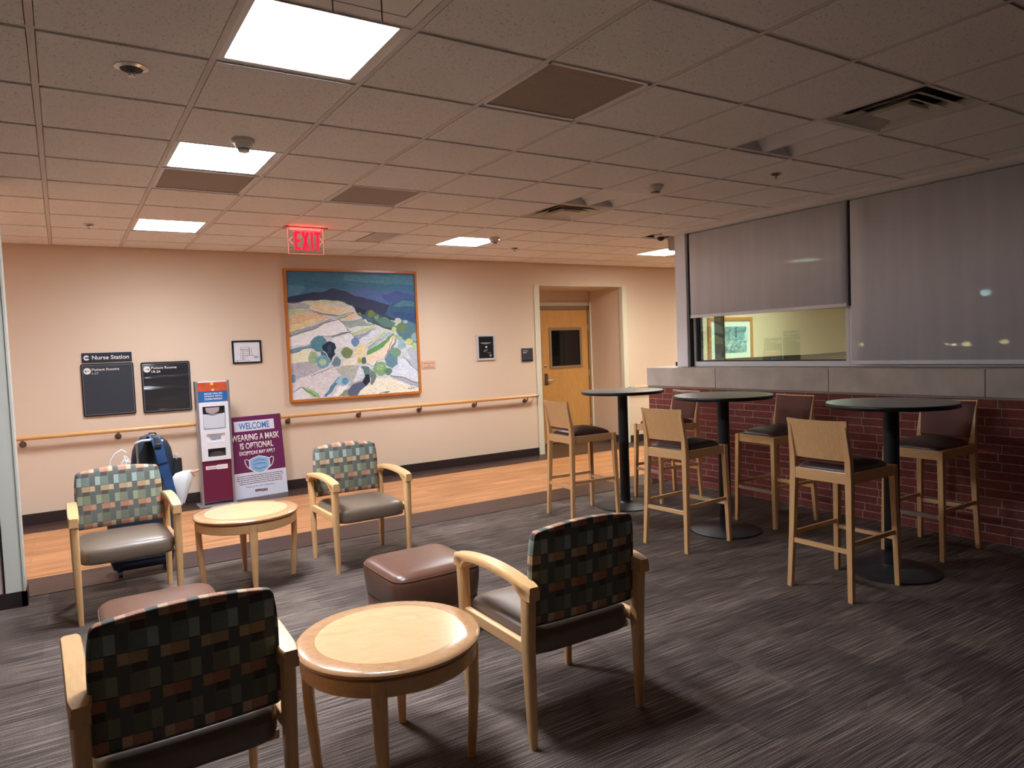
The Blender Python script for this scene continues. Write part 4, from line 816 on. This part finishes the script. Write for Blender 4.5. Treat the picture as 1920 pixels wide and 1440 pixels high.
# ------------------------------------------------------------ bar stools (front faces +x)
def bar_stool(label):
    t = thing('bar_stool', label, 'bar stool', group='maple bar stools')
    def sq(x, y, z, h): return [Vector((x-h, y-h, z)), Vector((x+h, y-h, z)), Vector((x+h, y+h, z)), Vector((x-h, y+h, z))]
    for sy in (-1, 1):
        q = MB(); q.loft([sq(0.247, sy*0.203, 0, 0.015), sq(0.240, sy*0.196, 0.34, 0.0175), sq(0.230, sy*0.186, 0.752, 0.0195)]); q.build('leg', MAPLE_Z, t, bevel=0.003)
        q = MB(); q.loft([sq(-0.253, sy*0.203, 0, 0.015), sq(-0.236, sy*0.192, 0.34, 0.0175), sq(-0.222, sy*0.183, 0.72, 0.0205), sq(-0.228, sy*0.183, 0.83, 0.018), sq(-0.262, sy*0.181, 1.03, 0.010)]); q.build('leg', MAPLE_Z, t, bevel=0.003)
        q = MB(); q.box(-0.205, 0.213, sy*0.186-0.011, sy*0.186+0.011, 0.688, 0.752); q.build('apron', MAPLE_X, t, bevel=0.003)
        q = MB(); q.box(-0.222, 0.226, sy*0.194-0.008, sy*0.194+0.008, 0.322, 0.350); q.build('stretcher', MAPLE_X, t, bevel=0.002)
    q = MB(); q.box(-0.240, -0.214, -0.166, 0.166, 0.688, 0.756); q.build('apron', MAPLE_Y, t, bevel=0.003)
    q = MB(); q.box(0.219, 0.243, -0.168, 0.168, 0.688, 0.752); q.build('apron', MAPLE_Y, t, bevel=0.003)
    q = MB(); q.box(-0.248, -0.228, -0.177, 0.177, 0.280, 0.308); q.build('stretcher', MAPLE_Y, t, bevel=0.002)
    q = MB(); q.box(0.228, 0.250, -0.180, 0.180, 0.285, 0.310); fr = q.build('footrest', MAPLE_Y, t, bevel=0.002)
    MB().box(0.226, 0.2525, -0.165, 0.165, 0.3102, 0.3125).build('metal_strip', STEEL, fr)
    MB().box(0.2502, 0.2522, -0.165, 0.165, 0.285, 0.3125).build('metal_strip', STEEL, fr)
    q = MB(); prof = [(0.99, 0.742), (1.0, 0.752), (0.985, 0.764), (0.93, 0.776), (0.8, 0.794), (0.5, 0.813), (0.2, 0.821), (0.01, 0.822)]
    q.loft([sring(0.0, 0, z, 0.214*s_, 0.178*s_, 48, 9 if s_ > 0.85 else 5) for s_, z in prof]); q.build('seat', BROWNV, t, smooth=60)
    # bent plywood back, flaring slightly towards the top, curved in plan
    def bp(y, z, off):
        k = (z-0.822)/0.236; hw = 0.180+0.018*k
        return Vector((-0.222-0.048*k-0.012*(1-y*y)*1.0+off+0.004, y*hw, z+0.006*(y*y)*k))
    q = MB(); ny = 13; zs = [0.822+0.236*i/6 for i in range(7)]
    for off, fl_ in ((-0.006, 0), (0.006, 1)): pass
    rings = []
    for z in zs: rings.append([bp(-1+2*i/(ny-1), z, -0.007) for i in range(ny)]+[bp(1-2*i/(ny-1), z, 0.006) for i in range(ny)])
    q.loft(rings); q.build('backrest', MAPLE_Z, t, smooth=35)
    q = MB(); rings = []
    for i_, z in enumerate([0.800, 0.806, 0.85, 0.93, 1.01, 1.042, 1.048]):
        th = 0.006 if i_ in (0, 6) else 0.024
        rings.append([bp((-1+2*i/(ny-1))*0.95, max(z, 0.80), 0.0065) for i in range(ny)]+[bp((1-2*i/(ny-1))*0.95, max(z, 0.80), 0.0065+th*(1-abs(1-2*i/(ny-1))**8*0.7)) for i in range(ny)])
    q.loft(rings); q.build('back_cushion', BACKV, t, smooth=60)
    return t
bs = bar_stool('bar stool with wooden back toward the camera, farthest left, by the door'); bs.location = (4.008, 5.185, 0); bs.rotation_euler = (0, 0, -0.06)
dup(bs, (4.030, 3.905, 0), 0.075, 'bar stool with wooden back toward the camera, middle of its row'); dup(bs, (4.045, 2.605, 0), 0.01, 'bar stool with wooden back toward the camera, nearest and rightmost of its row')
dup(bs, (5.075, 5.165, 0), PI-0.09, 'bar stool against the brick wall, mostly hidden behind the middle wooden-backed stool'); dup(bs, (5.085, 3.895, 0), PI-0.06, 'bar stool against the brick wall, between the middle and nearest high tables'); dup(bs, (5.195, 2.670, 0), PI+0.01, 'bar stool against the brick wall at far right, behind the nearest high table')

# ------------------------------------------------------------ hand hygiene stand
BURG = mat('burgundy_panel', S(104, 24, 62), 0.4); BLUEP = mat('blue_panel', S(44, 104, 170), 0.4); ORG = mat('orange_panel', S(200, 82, 48), 0.4, var=0.25, vscale=14); WPL = mat('white_plastic', S(226, 228, 234), 0.35); LOGOW = mat('logo_white', S(238, 234, 236), 0.5)
t = thing('hand_hygiene_stand', 'tall white and burgundy hand sanitizer stand against the back wall', 'sanitizer stand', (1.34, 8.17, 0), 0.0)
MB().box(-0.205, 0.185, -0.15, 0.13, 0, 0.010).build('base_plate', ALUG, t, bevel=0.003)
for x in (-0.158, 0.158): MB().box(x-0.012, x+0.012, -0.075, 0.04, 0.010, 1.335).build('side_post', ALUG, t, bevel=0.004)
MB().box(-0.146, 0.146, -0.045, 0.03, 0.03, 1.33).build('core', WPL, t)
MB().box(-0.146, 0.146, -0.062, -0.046, 0.035, 0.478).build('lower_panel', BURG, t)
MB().box(-0.146, 0.146, -0.062, -0.046, 1.115, 1.222).build('message_panel', BLUEP, t)
op = MB().box(-0.146, 0.146, -0.062, -0.046, 1.224, 1.318).build('photo_panel', ORG, t)
q = MB(); q.box(-0.018, 0.012, -0.0635, -0.062, 1.29, 1.316); q.box(-0.010, 0.016, -0.0635, -0.062, 1.228, 1.250); q.build('yellow_square', mat('yellow_tag', S(236, 200, 110), 0.5), op)
for k, s_ in enumerate(('GOOD HEALTH', 'STARTS WITH', 'CLEAN HANDS')): text(s_, 'lettering', INK, t, (lambda u, v, t_, k=k: Vector((-0.085+u, -0.0622-t_, 1.188-0.0285*k+v))), 0.0175, 0.178 if k < 2 else 0.178, bold=0.02)
q = MB()   # white dispenser front with three openings
for b in ((-.146, .146, 1.062, 1.108), (-.146, -.112, .815, 1.062), (.112, .146, .815, 1.062), (-.146, .146, .768, .815), (-.146, -.088, .672, .768), (.098, .146, .672, .768), (-.146, .146, .610, .672), (-.146, -.082, .522, .610), (.098, .146, .522, .610), (-.146, .146, .482, .522)): q.box(b[0], b[1], -0.075, -0.046, b[2], b[3])
q.build('dispenser_front', WPL, t)
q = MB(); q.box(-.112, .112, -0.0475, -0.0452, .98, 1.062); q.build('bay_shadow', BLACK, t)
sp = MB(); sp.loft([[Vector((-.085, -0.068, 1.05)), Vector((.06, -0.068, 1.05)), Vector((.05, -0.068, 1.0)), Vector((-.02, -0.068, .975)), Vector((-.075, -0.068, 1.0))], [Vector((-.085, -0.048, 1.05)), Vector((.06, -0.048, 1.05)), Vector((.05, -0.048, 1.0)), Vector((-.02, -0.048, .975)), Vector((-.075, -0.048, 1.0))]]); sp.build('sanitizer_cartridge', mat('cartridge', S(176, 160, 166), 0.3), t, bevel=0.004)
q = MB(); q.loft([[Vector((x, y, z)) for x, z in ((-.108, .985), (-.02, .955), (.108, .985), (.108, .850), (.085, .825), (-.085, .825), (-.108, .850))] for y in (-0.066, -0.050)]); q.build('drip_tray', mat('tray_white', S(206, 210, 220), 0.3), t, bevel=0.003)
MB().box(-.088, .098, -0.058, -0.046, .675, .766).build('mask_box', LOGOW, t)
q = MB(); q.loft([[Vector((x, y, z)) for x, z in ((-.06, .745), (.06, .745), (.05, .705), (.02, .715), (-.01, .700), (-.045, .71))] for y in (-0.064, -0.058)]); q.build('face_masks', mat('mask_blue_grey', S(150, 160, 184), 0.6), t)
MB().box(-.082, .098, -0.0475, -0.0455, .524, .608).build('glove_slot', BLACK, t)
q = MB(); q.loft([[Vector((0.01+0.075*math.cos(a)*s_, -0.05-0.012*s_, .526+0.055*math.sin(a)*s_)) for a in [PI*k/12 for k in range(13)]] for s_ in (1, 0.6)]); q.build('glove_flap', mat('dark_grey_film', S(70, 66, 64), 0.4), t)
q = MB(); q.box(-0.112, 0.0, -0.0640, -0.062, .388, .424); q.box(0.0, 0.108, -0.0640, -0.062, .382, .430); lg = q.build('logo_plate', LOGOW, t)
text('HONOR', 'lettering', mat('logo_plum', S(92, 40, 66), 0.6), lg, lambda u, v, t_: Vector((-0.098+u, -0.0640-t_, .398+v)), 0.016, 0.092, bold=0.01)
text('HEALTH', 'lettering', mat('logo_grey', S(168, 150, 160), 0.6), lg, lambda u, v, t_: Vector((-0.002+u, -0.0640-t_, .398+v)), 0.016, 0.098)

# ------------------------------------------------------------ welcome board leaning at the wall
PUR = mat('purple_board', S(108, 38, 88), 0.45); SGNB = mat('sign_blue', S(60, 134, 200), 0.5); LBL = mat('light_blue', S(140, 188, 232), 0.5); NAVL = mat('navy_line', S(44, 92, 140), 0.5); LAV = mat('board_white', S(226, 228, 242), 0.5)
t = thing('welcome_board', 'purple and white WELCOME mask notice board leaning beside the sanitizer stand', 'notice board', (1.530, 8.217, 0))
BX, BY = Vector((0.974, 0.140, 0)).normalized(), Vector((-0.042, 0.018, 0.998)).normalized(); BZ = BX.cross(BY).normalized()
BN = Vector((BX.y, -BX.x, 0.0)).normalized()
W_, H_ = 0.600, 0.914
def bf(x0=0, z0=0, o=0.0): return lambda u, v, t_: BX*(x0+u)+BY*(z0+v)+BN*(o+t_)
def panel(x0, x1, z0, z1, o0, o1): 
    q = MB(); f = bf(); q.loft([[f(x0, z0, o), f(x1, z0, o), f(x1, z1, o), f(x0, z1, o)] for o in (o0, o1)]); return q
b_ = panel(0, W_, 0, H_, -0.005, 0.0).build('board', LAV, t)
panel(0, W_, 0.285, H_, 0.0, 0.0008).build('purple_field', PUR, t)
panel(0.065, 0.515, H_-0.165, H_-0.052, 0.0008, 0.0016).build('banner', LAV, t)
text('WELCOME', 'lettering', SGNB, t, bf(0.115, H_-0.143, 0.0016), 0.070, 0.345, bold=0.022)
text('WEARING A MASK', 'lettering', INK, t, bf(0.022, H_-0.272, 0.0008), 0.068, 0.540, bold=0.022)
text('IS OPTIONAL', 'lettering', INK, t, bf(0.108, H_-0.364, 0.0008), 0.066, 0.375, bold=0.022)
text('EXCEPTIONS MAY APPLY', 'lettering', INK, t, bf(0.092, H_-0.432, 0.0008), 0.040, 0.405, bold=0.018)
f = bf(0.0, 0.0, 0); cx, cz = 0.305, H_-0.535
def flat(poly, o, th=0.0008): 
    q = MB(); q.loft([[f(cx+a, cz+b, o) for a, b in poly], [f(cx+a, cz+b, o+th) for a, b in poly]]); return q
mk = [(-.105, .04), (-.06, .058), (0, .075), (.06, .058), (.105, .04), (.108, -.04), (.085, -.07), (.04, -.1), (0, -.112), (-.04, -.1), (-.085, -.07), (-.108, -.04)]
mo = flat([(a*1.11, b*1.12) for a, b in mk], 0.0008).build('mask_outline', INK, t)
flat(mk, 0.0018).build('mask_shape', LBL, t)
q = MB()
for pts in ([(-.07, .022), (0, .042), (.07, .022)], [(-.07, -.012), (0, -.002), (.07, -.012)], [(-.07, -.045), (0, -.068), (.07, -.045)]):
    q.tube([f(cx+a, cz+b, 0.003) for a, b in pts], 0.0028, 6)
q.build('mask_pleats', NAVL, mo)
q = MB()
for s_ in (-1, 1): q.tube([f(cx+s_*a, cz+b, 0.0016) for a, b in ((.112, .035), (.145, .055), (.163, .045), (.160, .01), (.140, -.035), (.108, -.062))], 0.0048, 6)
q.build('mask_loops', INK, mo)
rr_ = random.Random(4); q = MB()
for k, (a0, a1) in enumerate(((.04, .56), (.035, .565), (.03, .565), (.055, .55), (.06, .545))):
    x = a0; z = 0.243-0.022*k
    while x < a1-0.01:
        L = min(rr_.uniform(.012, .045), a1-x); q.loft([[f(x, z, o), f(x+L, z, o), f(x+L, z+.0075, o), f(x, z+.0075, o)] for o in (0.0, 0.0006)]); x += L+.005
q.build('small_print', PRINTD, t)
text('Thank you for your cooperation.', 'lettering', SGNB, t, bf(0.125, 0.115, 0.0), 0.018, 0.33, bold=0.01)
q = MB()
for b in ((.225, .295, .058, .084), (.295, .365, .054, .080)): q.loft([[f(b[0], b[2], o), f(b[1], b[2], o), f(b[1], b[3], o), f(b[0], b[3], o)] for o in (0.0, 0.0007)])
lg = q.build('logo_block', mat('logo_purple', S(72, 24, 60), 0.5), t); text('HONORHEALTH', 'lettering', INK, lg, bf(0.232, 0.063, 0.0007), 0.011, 0.126)

# ------------------------------------------------------------ suitcase, backpack and what hangs on them
NVY = mat('navy_nylon', S(28, 34, 52), 0.7, bump=0.2, bscale=500); BLU = mat('blue_strap', S(30, 66, 112), 0.6, bump=0.3, bscale=40); BLKN = mat('black_nylon', S(20, 20, 24), 0.65, bump=0.2, bscale=500)
t = thing('rolling_suitcase', 'dark navy rolling suitcase standing behind the left armchair', 'suitcase', (0.425, 5.965, 0), 0.0)
q = MB(); q.loft([sring(0, 0.0, z, 0.215*s_, 0.135*s_, 48, 6) for s_, z in ((0.80, 0.045), (0.92, 0.055), (0.98, 0.10), (1.0, 0.2), (1.0, 0.46), (0.98, 0.50), (0.93, 0.515), (0.6, 0.522), (0.02, 0.523))]); sc_ = q.build('shell', NVY, t, smooth=50)
q = MB(); r = sring(0, 0, 0.12, 0.2165, 0.1365, 48, 6); r.append(r[0]); q.tube(r, 0.004, 6, caps=False); r = sring(0, 0, 0.485, 0.214, 0.134, 48, 6); r.append(r[0]); q.tube(r, 0.004, 6, caps=False); q.build('piping', BLKN, sc_, smooth=60)
for sx in (-1, 1):
    for sy in (-1, 1):
        q = MB(); q.tube([(sx*.155-0.012, sy*.09, .026), (sx*.155+0.012, sy*.09, .026)], 0.026, 16); w0 = q.build('wheel', mat('wheel_grey', S(60, 58, 60), 0.5), t, smooth=40)
        MB().box(sx*.155-0.018, sx*.155+0.018, sy*.09-0.02, sy*.09+0.02, .045, .062).build('wheel_mount', BLACK, w0)
for x in (-0.075, 0.090):
    q = MB(); q.tube([(x+0.10-0.02, -0.075, 0.50), (x+0.10-0.02, -0.075, 0.80)], 0.0085, 12); q.tube([(x+0.08, -0.075, 0.78), (x+0.08, -0.075, 0.965)], 0.007, 12); q.build('handle_tube', STEEL, t, smooth=40)
q = MB(); q.tube([(-0.005, -0.075, 0.965), (0.04, -0.075, 0.980), (0.12, -0.075, 0.980), (0.18, -0.075, 0.965)], 0.010, 12); q.build('grip', mat('grip_silver', S(205, 205, 208), 0.35, 0.5), t, smooth=50)

t = thing('backpack', 'navy backpack with blue strap sitting on the suitcase', 'backpack', (0.545, 6.10, 0.527), 0.0)
q = MB(); q.loft([sring(0.0+0.010*z, 0.03, z, 0.140*s_, 0.085*s_, 40, 4) for s_, z in ((0.85, 0.0), (1.0, 0.03), (1.06, 0.15), (1.04, 0.28), (0.95, 0.36), (0.78, 0.415), (0.55, 0.445), (0.25, 0.46), (0.02, 0.463))]); q.build('body', NVY, t, smooth=60)
q = MB(); q.loft([[Vector((x*s_-0.02, -0.058-0.006*(1-s_), 0.03+z)) for x, z in ((-.09, 0), (.09, 0), (.10, .20), (.08, .34), (.03, .40), (-.03, .40), (-.08, .34), (-.10, .20))] for s_ in (1, 0.95)]); q.build('back_panel', BLKN, t)
def strap(pts, w_, th, m_, nm, par):
    q = MB(); rings = []
    for i, p in enumerate(pts):
        p = Vector(p); d = (Vector(pts[min(i+1, len(pts)-1)])-Vector(pts[max(i-1, 0)])).normalized(); sd = Vector((1, 0, 0)); sd = (sd-d*sd.dot(d)).normalized(); nn = d.cross(sd)
        rings.append([p+sd*w_+nn*th, p-sd*w_+nn*th, p-sd*w_-nn*th, p+sd*w_-nn*th])
    q.loft(rings); return q.build(nm, m_, par, bevel=0.004, smooth=50)
st = strap([(0.000, -0.06, 0.470), (0.004, -0.15, 0.475), (0.012, -0.225, 0.455), (0.030, -0.245, 0.37), (0.045, -0.248, 0.28), (0.052, -0.236, 0.262), (0.058, -0.248, 0.20), (0.072, -0.238, 0.165), (0.078, -0.250, 0.11), (0.10, -0.245, 0.0), (0.115, -0.225, -0.09), (0.12, -0.16, -0.14)], 0.034, 0.007, BLU, 'shoulder_strap', t)
strap([(0.002, -0.14, 0.484), (0.014, -0.232, 0.468), (0.024, -0.256, 0.40)], 0.016, 0.003, BLKN, 'webbing', st)
q = MB(); q.box(0.000, 0.044, -0.264, -0.254, 0.395, 0.425); q.build('buckle', BLACK, st, bevel=0.004)
strap([(-0.01, -0.03, 0.475), (-0.06, -0.08, 0.46), (-0.105, -0.12, 0.36), (-0.125, -0.11, 0.22), (-0.13, -0.06, 0.1)], 0.022, 0.006, NVY, 'shoulder_strap', t)
q = MB(); q.loft([sring(0.165, 0.0, z, 0.040*s_, 0.040*s_, 20, 3) for s_, z in ((0.8, 0.02), (1.0, 0.05), (1.05, 0.2), (1.0, 0.27), (0.92, 0.27), (0.9, 0.06))]); q.build('side_pocket', BLKN, t, smooth=50)
q = MB(); q.loft([sring(-0.165, 0.0, z, 0.038*s_, 0.038*s_, 20, 3) for s_, z in ((0.8, 0.02), (1.0, 0.05), (1.05, 0.2), (1.0, 0.25), (0.92, 0.25), (0.9, 0.06))]); q.build('side_pocket', BLKN, t, smooth=50)
q = MB(); q.tube([(-0.02, 0.02, 0.45), (-0.01, 0.0, 0.485), (0.03, 0.0, 0.485), (0.05, 0.02, 0.45)], 0.006, 8); q.build('haul_loop', BLKN, t, smooth=50)
def bottle(x, y, z, label, capm):
    t = thing('water_bottle', label, 'water bottle', (x, y, z))
    MB().lathe([(0, 0), (0.028, 0.0), (0.031, 0.006), (0.031, 0.10), (0.029, 0.105), (0.031, 0.11), (0.031, 0.135), (0.026, 0.152), (0.014, 0.175), (0.013, 0.185), (0.011, 0.185), (0, 0.185)], n=24).build('bottle', PET, t, smooth=50)
    MB().lathe([(0, 0.183), (0.0155, 0.183), (0.0155, 0.200), (0.013, 0.203), (0, 0.203)], n=20).build('cap', capm, t, smooth=40)
bottle(0.712, 6.10, 0.635, 'clear plastic bottle in the right side pocket of the backpack', mat('cap_grey', S(190, 190, 195), 0.4)); bottle(0.378, 6.10, 0.625, 'white-capped clear bottle in the left side pocket of the backpack', INK)
q = MB(); pts = [(0.26+0.07*k/20+0.035*math.sin(k*0.9), 5.94+0.01*math.sin(k*2.1), 0.905-0.10*abs(math.sin(k*0.55))) for k in range(21)]
co = tag(q.__class__().tube([(0.36, 5.93, 0.90), (0.33, 5.92, 0.925), (0.29, 5.92, 0.90), (0.262, 5.92, 0.86), (0.25, 5.92, 0.81), (0.26, 5.92, 0.76), (0.30, 5.925, 0.74), (0.34, 5.93, 0.78), (0.33, 5.93, 0.83), (0.36, 5.93, 0.87), (0.385, 5.93, 0.83), (0.36, 5.925, 0.78), (0.345, 5.93, 0.88)], 0.006, 8).build('coiled_cable', INK, None, smooth=60), 'white coiled cable hung at the left of the backpack', 'cable')
t = thing('drawstring_pouch', 'white cloth drawstring pouch hanging right of the backpack', 'pouch', (0.70, 5.92, 0.53))
CLOTH = mat('white_cloth', S(232, 228, 224), 0.85, bump=0.5, bscale=14)
q = MB(); rings = []
P_ = [((0.010, 0, -0.06), 0.020, 0.016), ((0.010, 0, -0.02), 0.034, 0.025), ((0.012, 0, 0.04), 0.050, 0.035), ((0.018, 0, 0.10), 0.066, 0.04), ((0.026, 0, 0.14), 0.074, 0.04), ((0.034, 0, 0.165), 0.060, 0.032), ((0.060, 0, 0.178), 0.034, 0.022), ((0.088, 0, 0.178), 0.014, 0.013)]
rr_ = random.Random(2); ph = [rr_.uniform(-1, 1)*0.12 for _ in range(24)]
for (c_, a, b) in P_: rings.append([Vector((c_[0]+a*math.cos(2*PI*k/24)*(1+ph[k]), c_[1]+b*math.sin(2*PI*k/24)*(1+ph[(k*5) % 24]), c_[2]+0.01*math.sin(k*1.3))) for k in range(24)])
q.loft(rings); q.build('pouch', CLOTH, t, smooth=60)
q = MB(); q.tube([(0.075, -0.01, 0.178), (0.105, -0.015, 0.172), (0.132, -0.02, 0.182), (0.145, -0.02, 0.188)], [0.006, 0.009, 0.012, 0.004], 8); q.tube([(0.10, -0.015, 0.172), (0.112, -0.02, 0.150), (0.118, -0.02, 0.135)], [0.007, 0.007, 0.003], 8); q.build('ribbon', mat('peach_ribbon', S(214, 148, 122), 0.6), t, smooth=50)
t = thing('clear_plastic_bag', 'small clear plastic bag on the suitcase, seen between armchair posts', 'plastic bag', (0.622, 5.90, 0.5235))
q = MB(); q.loft([[Vector((0.028*s_*math.cos(2*PI*k/14)*(1+0.15*math.sin(k*2.2)), 0.03*s_*math.sin(2*PI*k/14), z)) for k in range(14)] for s_, z in ((0.8, 0.0), (1.1, 0.03), (1.0, 0.08), (0.5, 0.11), (0.2, 0.125))]); q.build('bag', mat('milky_film', S(205, 190, 186), 0.2), t, smooth=60)

# ------------------------------------------------------------ small courtyard lamps outside the long shade
for x, y, z, r, col, lb in ((30, 18.33, 1.10, .11, (1, .55, .25), 'leftmost orange light showing low through the long shade'), (30, 14.71, 1.03, .07, (1, .8, .5), 'small yellow light, left of a close pair behind the shade'), (30, 14.45, 1.0, .07, (1, .8, .5), 'small yellow light, right of a close pair behind the shade'),
                            (30, 14.00, 1.02, .12, (1, .62, .32), 'wider orange light right of the close pair behind the shade'), (30, 12.66, 1.06, .11, (1, .6, .3), 'rightmost orange light behind the shade'), (30, 13.30, 2.95, .15, (.6, .78, 1), 'bluish light high behind the right part of the shade')):
    x, y, z, r = 9.0, y*0.3, CAMZ+(z-CAMZ)*0.3, r*0.3
    t = thing('courtyard_lamp', lb, 'lamp', (x, y, -0.2)); MB().sph((0, 0, z+0.2), r, 10, sy=1.4, sz=0.8).build('lamp_glow', emis('lamp_glow', col, 90.0), t, smooth=180)
    MB().tube([(0, 0, 0), (0, 0, z+0.2-r*0.75)], 0.006, 8).build('lamp_post', BLACK, t)
